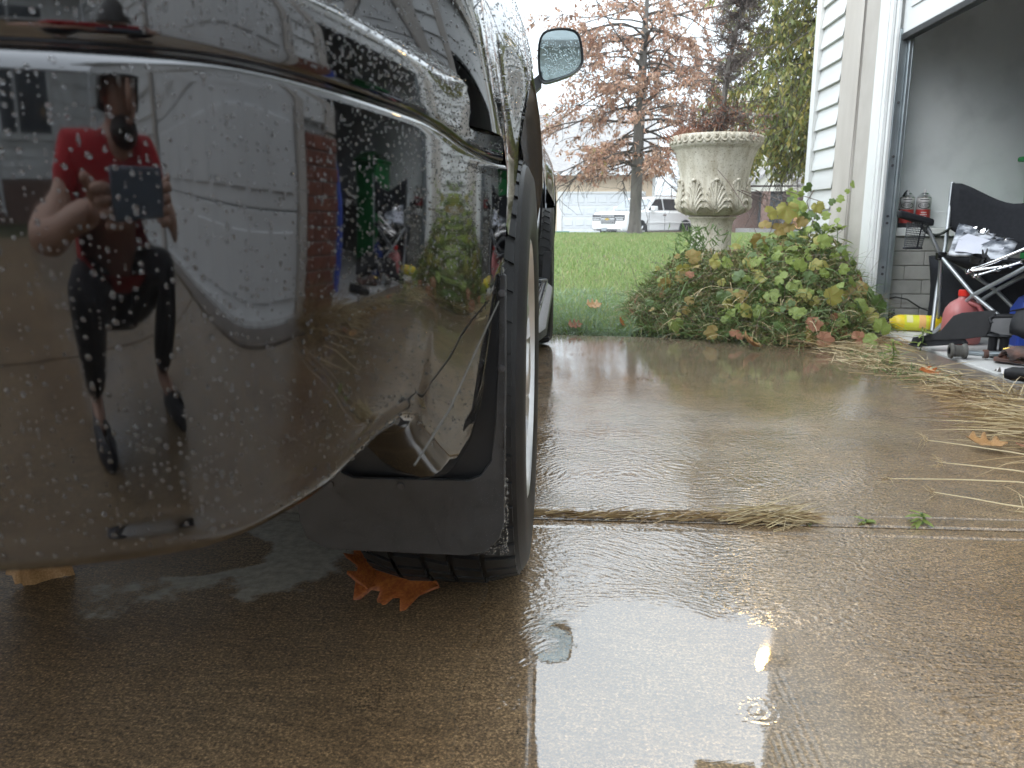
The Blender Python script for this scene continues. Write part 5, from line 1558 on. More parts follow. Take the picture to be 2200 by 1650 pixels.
for u in np.linspace(0, 1, 15):
    x, y = 2.105 + .265 * u, 4.58 - .56 * u
    top = .835 - .105 * math.sin(PI * min(1, max(0, u * 1.08 - .06))) ** 1.3 - .02 * u
    bot = .60 - .10 * math.sin(PI * u) - .06 * u
    sag = .10 * math.sin(PI * u)
    rows.append([(x + sag * .8 * (.5 + .5 * v), y + sag * .4, bot + (top - bot) * v) for v in np.linspace(0, 1, 8)])
b_ = MB().grid(rows).build('backrest', M['black_cloth'], chair, smooth=180)
so = b_.modifiers.new('cloth', 'SOLIDIFY'); so.thickness = .008
rows = []
for u in np.linspace(0, 1, 11):
    rows.append([])
    for v in np.linspace(0, 1, 11):
        f = Vector(HL).lerp(Vector(HR), u); k = Vector((2.11, 4.57, .45)).lerp(Vector((2.38, 4.02, .45)), u)
        p = f.lerp(k, v); p.z -= .075 * math.sin(PI * u) * math.sin(PI * v) ** .6; rows[-1].append(p[:])
s_ = MB().grid(rows).build('seat', M['black_cloth'], chair, smooth=180)
so = s_.modifiers.new('cloth', 'SOLIDIFY'); so.thickness = .008
rows = []
for u in np.linspace(0, 1, 10):
    p = Vector((1.84, 4.32, .632)).lerp(Vector(AB), u); sag = .055 * math.sin(PI * u)
    rows.append([(p.x - .02, p.y - .035, p.z - sag - .004), (p.x, p.y, p.z - sag + .006), (p.x + .02, p.y + .035, p.z - sag)])
a_ = MB().grid(rows).build('armrest', M['green_cloth'], chair, smooth=180); so = a_.modifiers.new('cloth', 'SOLIDIFY'); so.thickness = .008
MB().prism([(-.085, -.035), (-.075, .035), (.06, .05), (.09, .04), (.09, -.045), (.05, -.055)], .035, lambda u, v, w: (1.80 + u * 1.0, 4.30 + v, .632 + w - .28 * u)).build('arm_pad', M['black_cloth'], chair, bevel=.01)
m = MB(); m.lathe([(.041 + .009 * q / 12, -.13 + .13 * q / 12) for q in range(13)], 40, (1.82, 4.29, .625), Matrix.Rotation(R(6), 4, 'Y'), cap=False)
cup = m.build('cup_holder', M['mesh_cloth'], chair, smooth=60)
wf_ = cup.modifiers.new('mesh', 'WIREFRAME'); wf_.thickness = .002
m = MB(); m.tube([(1.807 + .042 * math.cos(t), 4.29 + .042 * math.sin(t), .496) for t in np.linspace(0, 2 * PI, 17)], .005, 6); m.tube([(1.822, 4.24, .625), (1.812, 4.25, .496)], .004, 5)
m.build('cup_rim', M['black_cloth'], cup)
m = MB()
m.grid([[(2.02 + .30 * u + .02 * math.sin(3 * v), 4.53 - .50 * u + .05 * v, .02 + .42 * v - .05 * math.sin(PI * u) * v) for v in np.linspace(0, 1, 6)] for u in np.linspace(0, 1, 8)])
sk = m.build('black_bag', M['black_cloth'], None, smooth=180); so = sk.modifiers.new('thick', 'SOLIDIFY'); so.thickness = .05
sk.location = (0.10, .16, 0); tag(sk, 'black cloth bag standing in the shade behind the camp chair', 'bag')
# clear package of white card lying on the seat
pk = thing('plastic_package', (2.07, 4.22, .5), 'crumpled clear plastic package with white card lying on the camp chair', 'package')
PTL, PTR, PBL, PBR = Vector((2.09, 4.42, .60)), Vector((2.225, 4.10, .505)), Vector((1.955, 4.21, .455)), Vector((2.10, 3.95, .425))
def patch(u, v): return PTL.lerp(PTR, u).lerp(PBL.lerp(PBR, u), v)
m = MB(); m.grid([[(patch(u, v) + Vector((0, 0, .012 + .006 * math.sin(9 * u + 4 * v))))[:] for v in np.linspace(0, 1, 12)] for u in np.linspace(0, 1, 12)]); fo = m.build('film', M['clear_film'], pk, smooth=180)
so = fo.modifiers.new('thick', 'SOLIDIFY'); so.thickness = .012
m = MB(); m.grid([[(patch(u, v) + Vector((-.004, -.004, .024)))[:] for v in (.26, .42, .52)] for u in np.linspace(.02, .86, 6)]); m.grid([[(patch(u, v) + Vector((-.004, -.004, .021 + .012 * math.sin(5 * u))))[:] for v in (.56, .75, .97)] for u in np.linspace(.1, .8, 8)]); m.build('card', M['white_card'], pk, smooth=180)
m = MB()
for k in range(34):
    u, v = rnd.uniform(.08, .97), rnd.uniform(.03, .22); p = patch(u, v) + Vector((0, 0, .022)); d = Vector((rnd.gauss(0, .02), rnd.gauss(0, .02), rnd.gauss(.003, .008)))
    m.add([p, p + d, p + d + Vector((.012, -.01, rnd.gauss(0, .008))), p + Vector((.012, -.01, rnd.gauss(0, .006)))], [(0, 1, 2, 3)])
tag(m.build('crumpled_foil', M['chrome'], pk), kind='stuff')
MB().lathe([(.035, 0), (.036, .03), (.03, .032), (.028, .004)], 20, (2.005, 4.02, .44), Matrix.Rotation(R(18), 4, 'X')).build('black_cup', M['gloss_black'], pk)
# chrome trim and wrenches across the chair's front corner
ct = thing('chrome_strip', (1.99, 4.0, .4), 'long shiny chrome strip laid across the camp chair seat', 'strip')
MB().tube([(1.985, 4.02, .405), (2.05, 3.95, .445), (2.18, 3.86, .53)], .0085, 10).build('strip', M['chrome'], ct)
ws = [((1.97, 4.03, .392), (2.08, 3.92, .425)), ((1.99, 4.00, .375), (2.06, 3.93, .41)), ((1.98, 4.02, .40), (2.10, 3.90, .43)), ((2.0, 3.98, .38), (2.13, 3.86, .45))]
for (a, b), lab in zip(ws, ('silver wrench reaching furthest towards the door track in the pile on the camp chair', 'lowest silver wrench in the pile on the camp chair', 'topmost silver wrench in the pile on the camp chair', 'silver wrench at the right end of the pile on the camp chair')):
    a, b = Vector(a), Vector(b); t = thing('wrench', a, lab, 'wrench', 'wrenches piled on the camp chair')
    d = (b - a).normalized(); m = MB(); m.tube([a, a.lerp(b, .5), b], [.006, .0045, .006], 8); m.build('shaft', M['chrome'], t)
    for e in (a, b): MB().lathe([(.006, -.005), (.012, -.004), (.012, .004), (.006, .005)], 12, e, Matrix.Rotation(R(60), 4, 'X'), cap=False).build('ring', M['chrome'], t)
t = thing('pliers', (2.09, 4.0, .45), 'old grey pliers sticking up from the chrome strip', 'pliers')
m = MB(); m.tube([(2.06, 3.99, .43), (2.02, 4.0, .47), (2.012, 4.0, .50)], [.009, .008, .003], 6); m.tube([(2.06, 3.99, .43), (2.03, 4.0, .475), (2.035, 4.0, .505)], [.009, .007, .003], 6); m.build('jaw', M['dark_part'], t)
# bin, jugs, bottles
gb = thing('green_bin', (2.93, 4.72, .02), 'tall green plastic wheelie bin at the right edge of the picture', 'bin')
m = MB(); m.grid([[(2.93 + s * (.22 + .04 * z) , 4.72 + c * (.2 + .04 * z), .02 + z) for s, c in ((-1, -1), (1, -1), (1, 1), (-1, 1))] for z in (0, .1, .6, .95)], True); m.build('body', M['green_bin'], gb, bevel=.02)
m = MB(); m.box(2.65, 3.21, 4.43, 5.0, .97, 1.0); m.grid([[(2.68, 4.46, 1.0), (3.18, 4.46, 1.0)], [(2.74, 4.62, 1.07), (3.13, 4.62, 1.07)], [(2.68, 4.95, 1.02), (3.18, 4.95, 1.02)]]); m.build('lid', M['green_bin'], gb, bevel=.01)
MB().tube([(2.68, 4.42, .93), (2.64, 4.40, .95), (2.64, 4.5, .96)], .014, 8).build('handle', M['gloss_black'], gb)
jug = thing('red_jug', (2.03, 4.15, .02), 'translucent red plastic jug with a bright red cap on the garage floor', 'jug')
JS = .94
prof = [(.01, 0), (.078, .002), (.088, .012), (.09, .06), (.09, .11), (.089, .145), (.081, .178), (.064, .205), (.042, .222), (.029, .23), (.027, .248)]
rows = []
for r, z in prof:
    rows.append([(JS * r * (abs(math.cos(a)) ** .7) * (1 if math.cos(a) > 0 else -1) * 1.05, r * (abs(math.sin(a)) ** .7) * (1 if math.sin(a) > 0 else -1) * .8 + (.02 * math.exp(-((z - .15) / .05) ** 2) if math.sin(a) < -.6 and math.cos(a) > 0 else 0), z) for a in np.linspace(0, 2 * PI, 29)[:-1]])
local(MB().grid(rows, True), 'body', M['red_jug'], jug, 60)
local(MB().tube([(.0, -.045, .215), (.035, -.075, .20), (.055, -.085, .16), (.05, -.086, .10), (.04, -.08, .075)], [.012, .012, .012, .012, .01], 8), 'handle', M['red_jug'], jug, 60)
local(MB().lathe([(.031, .243), (.032, .246), (.032, .27), (.028, .274), (.001, .274)], 20), 'cap', M['red_cap'], jug, 40)
yb = thing('yellow_bottle', (1.96, 4.63, .02), 'yellow plastic bottle with a black cap lying on the garage floor', 'bottle')
rx = Matrix.Rotation(R(90), 4, 'Y')
ydir = Matrix.Rotation(R(-12), 4, 'Z') @ rx
local(MB().lathe([(.02, .0), (.022, .012), (.036, .024), (.044, .045), (.0455, .06), (.0455, .13), (.044, .20), (.0455, .23), (.044, .262), (.036, .272), (.001, .272)], 28, (-.1, 0, .046), ydir), 'body', M['yellow'], yb, 40)
local(MB().lathe([(.017, -.022), (.019, -.02), (.019, 0.001)], 16, (-.1, 0, .046), ydir), 'cap', M['gloss_black'], yb, 40)
def ylab(z0, z1, a0, a1, mat, name, lift):
    rows = [[(ydir @ Vector(((.0458 + lift) * math.cos(a), (.0458 + lift) * math.sin(a), z))) + Vector((-.1, 0, .046)) for a in np.linspace(a0, a1, 12)] for z in (z0, z1)]
    local(MB().grid(rows), name, M[mat], yb, 60)
ylab(.075, .2, R(150), R(330), 'yellow_label', 'label', .0004)
ylab(.085, .118, R(195), R(260), 'pale_label', 'label_print', .0012)
ylab(.15, .185, R(180), R(300), 'orange_label', 'label_band', .001)
bb = thing('blue_bottle', (2.33, 4.1, .02), 'blue plastic container by the right edge beside the green bin', 'bottle')
local(MB().grid([[(sx * w, sy * w * .7, z) for sx, sy in ((-1, -1), (1, -1), (1, 1), (-1, 1))] for w, z in ((.07, 0), (.075, .02), (.075, .18), (.05, .24), (.02, .26), (.02, .29))], True), 'body', M['blue'], bb, 30, .008)
local(MB().lathe([(.023, .28), (.023, .31), (.001, .312)], 14), 'cap', M['can_white'], bb)
bt = thing('blue_bag', (2.25, 2.75, .02), 'blue plastic sack inside the near jamb of the open garage', 'bag')
MB().grid([[(2.25 + (.16 + .02 * math.sin(5 * a)) * s * math.cos(a), 2.78 + .16 * s * math.sin(a), z) for a in np.linspace(0, 2 * PI, 15)[:-1]] for s, z in ((.9, .02), (1.05, .25), (.95, .6), (.5, .85), (.15, .95))], True).build('sack', M['blue'], bt, smooth=60)
wc = thing('cable', (2.0, 4.9, .1), 'thin black cable hanging along the grey painted brick', 'cable')
MB().tube([(1.97, 4.97, .165), (2.02, 4.965, .178), (2.09, 4.965, .165), (2.17, 4.965, .115), (2.25, 4.96, .085), (2.36, 4.96, .06)], .005, 6).build('line', M['wire_black'], wc)
# dismantled black car parts on the floor
def plate(name, pts, th, mat, par, at=None, bevel=.002):
    m = MB(); n = len(pts); p = [Vector(q) for q in pts]
    nrm = (p[1] - p[0]).cross(p[2] - p[0]).normalized()
    m.add([q[:] for q in p] + [(q + nrm * th)[:] for q in p], [tuple(range(n)), tuple(range(2 * n - 1, n - 1, -1))] + [(i, i + n, (i + 1) % n + n, (i + 1) % n) for i in range(n)])
    return m.build(name, M[mat], par, bevel=bevel)
tp = thing('plastic_trim', (1.85, 3.95, .02), 'flat black plastic trim piece standing in front of the red jug', 'trim')
plate('panel', [(1.705, 3.95, .055), (1.71, 3.95, .078), (1.80, 3.955, .092), (1.835, 3.95, .105), (1.885, 3.94, .185), (1.915, 3.92, .203), (2.03, 3.84, .226), (2.02, 3.84, .17), (2.0, 3.85, .10), (1.93, 3.88, .082), (1.80, 3.93, .062)], .006, 'matte_black', tp)
plate('flange', [(1.685, 3.94, .04), (1.71, 3.90, .036), (1.93, 3.86, .062), (1.93, 3.90, .08), (1.71, 3.95, .055)], .004, 'matte_black', tp)
br = thing('engine_bracket', (2.06, 3.78, .1), 'dark metal bracket on two round feet beside the plastic trim', 'bracket')
m = MB()
m.tube([(1.99, 3.79, .20), (2.05, 3.76, .205), (2.14, 3.72, .20)], .014, 10); m.tube([(2.0, 3.78, .21), (1.985, 3.80, .19), (1.985, 3.78, .17)], .011, 8); m.build('bar', M['matte_black'], br)
plate('web', [(1.985, 3.78, .195), (2.09, 3.72, .205), (2.10, 3.70, .15), (2.03, 3.73, .115), (1.975, 3.77, .135)], .012, 'dark_part', br)
for k, (x, y) in enumerate(((1.985, 3.755), (2.025, 3.735))):
    MB().lathe([(.019, .045), (.019, .11), (.028, .118), (.02, .125)], 20, (x, y, 0)).build('foot', M['matte_black'], br)
m = MB(); m.lathe([(.001, .028), (.068, .03), (.072, .036), (.055, .048), (.001, .05)], 28, (2.01, 3.74, 0)); m.build('base_dish', M['dark_part'], br)
cv = thing('black_cover', (2.12, 3.6, .1), 'curved black plastic cover heaped at the right edge of the garage floor', 'cover')
MB().grid([[(2.02 + .26 * u + .02 * math.sin(5 * v), 3.72 - .22 * u - .06 * v, .23 - .12 * v * v - .02 * u + .035 * math.sin(4 * u + 2 * v)) for v in np.linspace(0, 1, 9)] for u in np.linspace(0, 1, 10)]).build('shell', M['matte_black'], cv, smooth=60).modifiers.new('thick', 'SOLIDIFY').thickness = .006
MB().tube([(2.12, 3.62, .16), (2.10, 3.60, .11), (2.06, 3.62, .08)], .016, 8).build('hose', M['matte_black'], cv)
rm = thing('rusty_mount', (2.0, 3.55, .04), 'rusty brown steel mount lying on the garage floor', 'mount')
MB().grid([[(1.93 + .22 * u, 3.60 - .16 * u - .10 * v, .045 + .04 * math.sin(PI * v) + .025 * math.sin(7 * u)) for v in np.linspace(0, 1, 7)] for u in np.linspace(0, 1, 9)]).build('plate', M['rust'], rm, smooth=50).modifiers.new('thick', 'SOLIDIFY').thickness = .012
plate('flange', [(1.90, 3.57, .03), (2.10, 3.40, .03), (2.12, 3.46, .03), (1.93, 3.63, .03)], .014, 'rust', rm)
for k in range(4):
    MB().lathe([(.008, 0), (.008, .012), (.004, .013)], 6, (1.95 + .05 * k, 3.575 - .042 * k, .044)).build('bolt', M['rust'], rm)
MB().tube([(2.0, 3.69, .065), (2.04, 3.655, .078), (2.075, 3.62, .07)], [.006, .009, .006], 8).build('brass_fitting', M['brass'], rm)
bs = thing('rubber_bushing', (1.80, 3.69, .04), 'grey rubber bushing on the end of a steel rod', 'bushing')
ax = Matrix.Rotation(R(90), 4, 'Y'); az = Matrix.Rotation(R(-8), 4, 'Z') @ ax
MB().lathe([(.016, -.001), (.034, 0), (.036, .01), (.028, .016), (.026, .05), (.035, .058), (.035, .068), (.016, .07)], 24, (1.765, 3.69, .055), az, cap=False).build('sleeve', M['grey_rubber'], bs)
MB().lathe([(.001, .03), (.016, .03), (.016, -.002)], 16, (1.765, 3.69, .055), az, cap=False).build('bore', M['matte_black'], bs)
MB().tube([(1.835, 3.68, .05), (1.90, 3.665, .046), (1.98, 3.64, .05)], .012, 10).build('rod', M['steel'], bs)
MB().lathe([(.012, 0), (.02, .002), (.02, .02), (.012, .022)], 12, (1.90, 3.665, .046), az, cap=False).build('collar', M['rust'], bs)
bp_ = thing('plastic_bumper_end', (1.85, 3.10, .04), 'rounded black plastic part nearest the camera on the garage floor', 'car part')
MB().tube([(1.735, 3.17, .05), (1.755, 3.155, .052), (1.85, 3.09, .055), (2.0, 3.0, .06)], [.018, .027, .03, .03], 14).build('grip', M['matte_black'], bp_, smooth=60)
wb = thing('white_bag', (1.9, 3.25, .03), 'crumpled white plastic bag behind the rounded black part', 'bag')
MB().grid([[(1.78 + .3 * u, 3.27 - .16 * u + .06 * v, .03 + .03 * abs(math.sin(7 * u + 5 * v)) * math.sin(PI * v)) for v in np.linspace(0, 1, 9)] for u in np.linspace(0, 1, 14)]).build('sheet', M['can_white'], wb, smooth=25)
nb = thing('dark_knob', (1.90, 4.92, .1), 'small dark seed stalk cluster against the brick by the door track', 'weed')
n = 60; V, F = leafquads(np.stack([1.985 + RNG.normal(0, .012, n), 4.93 + RNG.normal(0, .012, n), RNG.uniform(.03, .10, n)], 1), unit(RNG.normal(0, 1, (n, 3))), np.full(n, .018), np.full(n, .012)); tag(raw('seeds', V, F, M['wire_black'], nb), kind='stuff')

# ------------------------------------------------------------------ across the lawn
gh_ = thing('cream_garage', (2.1, 43, -.33), 'cream sided garage with a closed white door across the lawn', 'garage')
MB().box(-7, 4.48, 41.0, 47, -.5, 2.86).build('wall', M['far_siding'], gh_)
for k in range(8):
    z = 1.98 + k * .115
    MB().grid([[(xx, yy, zz) for yy, zz in ((41.0, z + .115), (40.985, z + .115), (40.955, z), (41, z))] for xx in (-2.5, 4.36)]).build('siding_plank', M['far_siding'], gh_, smooth=20)
for k in range(19):
    z = -.3 + k * .12
    MB().grid([[(xx, yy, zz) for yy, zz in ((41.0, z + .12), (40.985, z + .12), (40.955, z), (41, z))] for xx in (4.05, 4.36)]).build('siding_plank', M['far_siding'], gh_, smooth=20)
MB().box(4.37, 4.52, 40.93, 41.05, -.4, 2.86).build('corner_post', M['white_trim'], gh_)
m = MB(); m.box(-.35, 4.05, 40.93, 41.0, 1.88, 1.98); m.box(3.94, 4.05, 40.93, 41.0, -.4, 1.88); m.box(-.35, -.12, 40.93, 41.0, -.4, 1.88); m.build('door_trim', M['white_trim'], gh_)
gd2 = MB()
for r in range(4): gd2.box(-.1, 3.93, 40.97, 41.02, -.38 + r * .565, -.38 + r * .565 + .555)
gd2 = gd2.build('garage_door', M['far_door'], gh_, bevel=.01)
p0 = None
for r in range(4):
    for k in range(7):
        if p0 is None: p0 = MB().box(0.0, .42, 40.945, 40.972, -.26, .07).build('door_panel', M['far_door'], gd2, bevel=.012)
        else:
            c = p0.copy(); COL.objects.link(c); c.location = (k * .565, 0, r * .565)
MB().prism([(40.4, 2.80), (40.4, 2.92), (46.8, 6.4), (53, 2.92), (53, 2.80)], 12.2, lambda u, v, w: (-7.3 + w, u, v)).build('roof', M['shingle'], gh_)
MB().box(-7.3, 4.9, 40.3, 40.42, 2.74, 2.9).build('gutter', M['white_trim'], gh_)
MB().box(4.15, 4.3, 40.88, 40.95, 1.55, 1.72).build('wall_lamp', M['orange_label'], gh_)
pot = thing('teal_pot', (-.14, 34, -.25), 'small teal garden pot at the left foot of the cream garage', 'pot')
local(MB().lathe([(.18, 0), (.3, .28), (.36, .3), (.36, .38), (.3, .38)], 20), 'body', M['teal'], pot)
# white SUV
def far_suv():
    t = thing('white_suv', (3.75, 37.2, -.27), 'white SUV with chrome grille parked before the cream garage', 'car', rz=R(90 - 42 + 180 - 42 * 0) - R(0))
    # local axes: +x forward, y left
    hd = Vector((-math.sin(R(46)), -math.cos(R(46)), 0)); t.rotation_euler = (0, 0, math.atan2(hd.y, hd.x))
    W = 1.0
    def sec(prof, w, name, mat, par=t, sm=30, bv=.05):
        return local(MB().prism(prof, 2 * w, lambda u, v, q: (u, -w + q, v)), name, M[mat], par, sm, bv)
    body = sec([(-2.6, .45), (-2.62, .95), (-2.55, 1.2), (1.30, 1.27), (1.9, 1.25), (2.36, 1.18), (2.52, 1.08), (2.56, .62), (2.5, .40), (2.0, .36), (-2.5, .36)], 1.0, 'body', 'white_car', bv=.07)
    m = MB()
    gs = [(-2.52, 1.16), (-2.32, 1.80), (-1.9, 1.88), (.10, 1.88), (.45, 1.83), (1.36, 1.22)]
    rows = []
    for x, z in gs:
        hw = .96 - .2 * (z - 1.12) / .76
        rows.append([(x, -hw, z), (x, 0, z + (.02 if z > 1.7 else 0)), (x, hw, z)])
    m.grid(rows)
    for s in (-1, 1): m.add([(x, s * (.96 - .2 * (z - 1.12) / .76), z) for x, z in gs], [tuple(range(6))])
    local(m, 'cabin', M['white_car'], t, 30, .03)
    def win(pts, s, name='side_window'):
        pp = [(x, s * (.975 - .2 * (z - 1.12) / .76), z) for x, z in pts]
        local(MB().add(pp, [tuple(range(len(pp)))]), name, M['glass_dark'], t)
    for s in (-1, 1):
        win([(.98, 1.29), (.40, 1.76), (-.02, 1.78), (-.02, 1.29)], s); win([(-.10, 1.29), (-.10, 1.78), (-1.0, 1.78), (-1.0, 1.29)], s); win([(-1.1, 1.29), (-1.1, 1.78), (-2.1, 1.74), (-2.25, 1.29)], s)
        MB_ = MB().box(.68, .92, s * 1.0 if s > 0 else -1.22, s * 1.22 if s > 0 else -1.0, 1.26, 1.46); local(MB_, 'mirror', M['white_car'], t, 30, .03)
        local(MB().box(-2.0, 1.3, s * 1.005 - .03, s * 1.005 + .03, .72, .76), 'side_moulding', M['white_car'], t)
        local(MB().box(-1.6, 1.25, s * 1.02 - .06, s * 1.02 + .06, .30, .36), 'running_board', M['chrome'], t)
        local(MB().box(-2.1, .2, s * .6 - .02, s * .6 + .02, 1.90, 1.94), 'roof_rail', M['chrome'], t)
        local(MB().box(1.0, 1.02, s * 1.003 - .003, s * 1.003 + .003, .42, 1.2), 'door_seam', M['dark_part'], t)
        local(MB().box(-.08, -.06, s * 1.003 - .003, s * 1.003 + .003, .42, 1.2), 'door_seam', M['dark_part'], t)
        local(MB().box(-.16, .08, s * 1.015 - .012, s * 1.015 + .012, 1.06, 1.1), 'door_handle', M['chrome'], t)
        local(MB().box(2.36, 2.565, s * .67 - .27, s * .67 + .27, .84, 1.09), 'headlight', M['dark_part'], t, 30, .02)
        local(MB().box(2.56, 2.575, s * .67 - .25, s * .67 + .25, .955, .985), 'headlight_bar', M['chrome'], t)
        local(MB().box(2.56, 2.577, s * .69 - .2, s * .69 + .2, .87, .92), 'headlight_bar', M['chrome'], t)
        for x in (1.55, -1.55):
            rt = Matrix.Rotation(R(-90 * s), 4, 'X')
            local(MB().lathe([(.001, .0), (.45, .0), (.45, .03)], 24, (x, s * .985, .42), rt), 'wheel_arch', M['liner'], t)
            w_ = local(MB().lathe([(.26, .0), (.30, .02), (.38, .02), (.395, 0), (.395, -.25)], 28, (x, s * 1.0, .39), rt, cap=False), 'wheel', M['rubber'], t)
            m = MB(); m.lathe([(.27, 0.01), (.26, -.02), (.22, -.03)], 28, (x, s * 1.0, .39), rt, cap=False)
            for k in range(6):
                a = k * PI / 3; m.tube([(x, s * 1.0, .39), (x + .25 * math.cos(a), s * 1.0, .39 + .25 * math.sin(a))], .03, 6)
            local(m, 'rim', M['alloy'], w_)
    local(MB().add([(.56, -.76, 1.76), (.56, .76, 1.76), (1.30, .88, 1.27), (1.30, -.88, 1.27)], [(0, 1, 2, 3)]), 'windscreen', M['screen'], t).location = (.02, 0, .02)
    local(MB().box(2.50, 2.585, -.42, .42, .70, 1.10), 'grille', M['dark_part'], t, 30, .02)
    for z in (.715, .77, .825, .88, .985, 1.05): local(MB().box(2.58, 2.605, -.41, .41, z, z + (.022 if z != .88 else .06)), 'grille_bar', M['chrome'], t)
    local(MB().prism([(-.13, .03), (-.04, .03), (-.04, .05), (.04, .05), (.04, .03), (.13, .03), (.11, -.03), (.04, -.03), (.04, -.05), (-.04, -.05), (-.04, -.03), (-.15, -.03)], .02, lambda u, v, w: (2.60 + w, u, .895 + v)), 'badge', M['brass'], t)
    local(MB().box(2.50, 2.62, -.86, .86, .40, .66), 'bumper', M['white_car'], t, 30, .05)
    local(MB().box(2.60, 2.63, -.6, .6, .40, .48), 'lower_intake', M['dark_part'], t)
    local(MB().box(2.625, 2.645, -.62 + .32, -.62 + .62, .40, .53), 'number_plate', M['steel'], t)
    for s in (-1, 1): local(MB().box(2.60, 2.635, s * .7 - .1, s * .7 + .1, .42, .48), 'fog_lamp', M['chrome'], t)
far_suv()
# brick house with a porch
bh_ = thing('brick_house', (9.2, 34, 0), 'brick house with a gabled porch and white upper storey beyond the vines', 'house')
MB().box(6.6, 13, 35.5, 40, -.4, 2.55).build('wall', M['far_brick'], bh_)
MB().box(6.6, 13, 35.3, 40, 2.55, 6).build('upper_wall', M['cream_fade'], bh_)
for k in range(16):
    z = 2.56 + k * .2
    MB().grid([[(xx, yy, zz) for yy, zz in ((35.3, z + .2), (35.28, z + .2), (35.25, z), (35.3, z))] for xx in (6.6, 13)]).build('siding_plank', M['cream_fade'], bh_, smooth=20)
for x0 in (8.6, 9.75):
    f_ = MB().box(x0, x0 + .85, 35.2, 35.25, 2.75, 4.3).build('window', M['white_trim'], bh_)
    MB().box(x0 + .08, x0 + .40, 35.17, 35.198, 2.85, 4.2).build('pane', M['window'], f_); MB().box(x0 + .46, x0 + .78, 35.17, 35.198, 2.85, 4.2).build('pane', M['window'], f_)
MB().prism([(7.35, 1.95), (8.3, 2.62), (9.25, 1.95)], .12, lambda u, v, w: (u, 32.9 + w, v)).build('gable', M['cream_fade'], bh_)
m = MB(); m.prism([(7.25, 1.86), (7.25, 1.97), (8.3, 2.74), (9.35, 1.97), (9.35, 1.86), (8.3, 2.62)], 2.6, lambda u, v, w: (u, 32.75 + w, v)); m.build('porch_roof', M['shingle'], bh_)
MB().prism([(33.0, 1.86), (33.0, 1.97), (35.3, 2.75), (35.3, 2.6)], 4.0, lambda u, v, w: (9.0 + w, u, v)).build('porch_roof', M['shingle'], bh_)
MB().box(7.35, 12.5, 32.95, 33.1, 1.72, 1.88).build('porch_beam', M['cream_fade'], bh_)
for x in (7.9, 8.98, 11.0): MB().box(x, x + .28, 32.95, 33.2, -.4, 1.72).build('brick_pier', M['far_brick'], bh_)
MB().box(8.35, 9.3, 35.42, 35.5, .3, 1.9).build('front_window', M['window'], bh_)
MB().box(7.4, 12.5, 32.8, 35.4, -.5, .25).build('porch_floor', M['mortar'], bh_)
m = MB()
for k in range(9):
    m.tube([(8.9 + k * .09, 32.9, .25), (9.3 + k * .09, 32.9, .75)], .012, 4); m.tube([(9.3 + k * .09, 32.9, .25), (8.9 + k * .09, 32.9, .75)], .012, 4)
m.build('lattice', M['orange_label'], bh_)
bx_ = thing('porch_bin', (8.75, 32.6, .1), 'dark box standing on the porch of the brick house', 'bin')
MB().box(8.55, 8.98, 32.4, 32.75, .25, .72).build('body', M['dark_part'], bx_, bevel=.02)
PW0, PW1 = (-2.3, 30, 8.2), (2.04, 6.8, 2.97)
pw = thing('power_line', (0, 13, 3.9), 'black overhead cable crossing the white sky above the mirror', 'cable')
MB().tube([PW0, PW1], .014, 6).build('line', M['wire_black'], pw)

# ------------------------------------------------------------------ the photographer, crouching behind the camera
def skin_chain(name, verts, edges, radii, mat, parent, root=0, sub=2):
    me = bpy.data.meshes.new(name)
    o_ = parent.location if parent else Vector((0, 0, 0))
    me.from_pydata([Vector(v) - o_ for v in verts], edges, [])
    me.materials.append(mat)
    o = bpy.data.objects.new(name, me); COL.objects.link(o); o.parent = parent
    sk = o.modifiers.new('skin', 'SKIN'); sk.use_smooth_shade = True
    for i, r in enumerate(radii):
        sv = me.skin_vertices[0].data[i]; sv.radius = (r if isinstance(r, tuple) else (r, r)); sv.use_root = (i == root)
    ss = o.modifiers.new('smooth', 'SUBSURF'); ss.levels = sub; ss.render_levels = sub
    return o
per = thing('person', (0.10, -0.62, 0), 'person in a red T-shirt and black trousers crouching to take the photograph', 'person')
J = [(.10, -.74, .34), (.10, -.66, .50), (.10, -.56, .62), (.10, -.50, .70), (.11, -.46, .755), (.12, -.44, .80), (.125, -.425, .865),
     (-.06, -.50, .69), (-.20, -.40, .53), (-.15, -.20, .585), (-.09, -.12, .61),
     (.27, -.50, .69), (.37, -.36, .53), (.21, -.17, .585), (.09, -.10, .61),
     (.0, -.72, .33), (-.10, -.38, .42), (-.07, -.60, .10), (-.09, -.46, .045),
     (.20, -.72, .33), (.31, -.40, .44), (.29, -.60, .10), (.31, -.46, .045)]
E_ = [(0, 1), (1, 2), (2, 3), (3, 4), (4, 5), (5, 6), (3, 7), (7, 8), (8, 9), (9, 10), (3, 11), (11, 12), (12, 13), (13, 14), (0, 15), (15, 16), (16, 17), (17, 18), (0, 19), (19, 20), (20, 21), (21, 22)]
Rr = [(.12, .09), (.11, .085), (.12, .085), (.075, .06), (.05, .05), (.078, .09), (.07, .085), .05, .042, .03, .026, .05, .042, .03, .026, .085, .058, .036, .03, .085, .058, .036, .03]
body = skin_chain('body', J, E_, Rr, M['skin'], per)
sh = [(.10, -.67, .40), (.10, -.60, .50), (.10, -.535, .62), (.10, -.505, .70), (-.06, -.505, .695), (-.14, -.45, .60), (.27, -.505, .695), (.33, -.43, .60)]
skin_chain('shirt', sh, [(0, 1), (1, 2), (2, 3), (3, 4), (4, 5), (3, 6), (6, 7)], [(.18, .155), (.175, .15), (.18, .145), (.13, .105), .075, .066, .075, .066], M['shirt'], per)
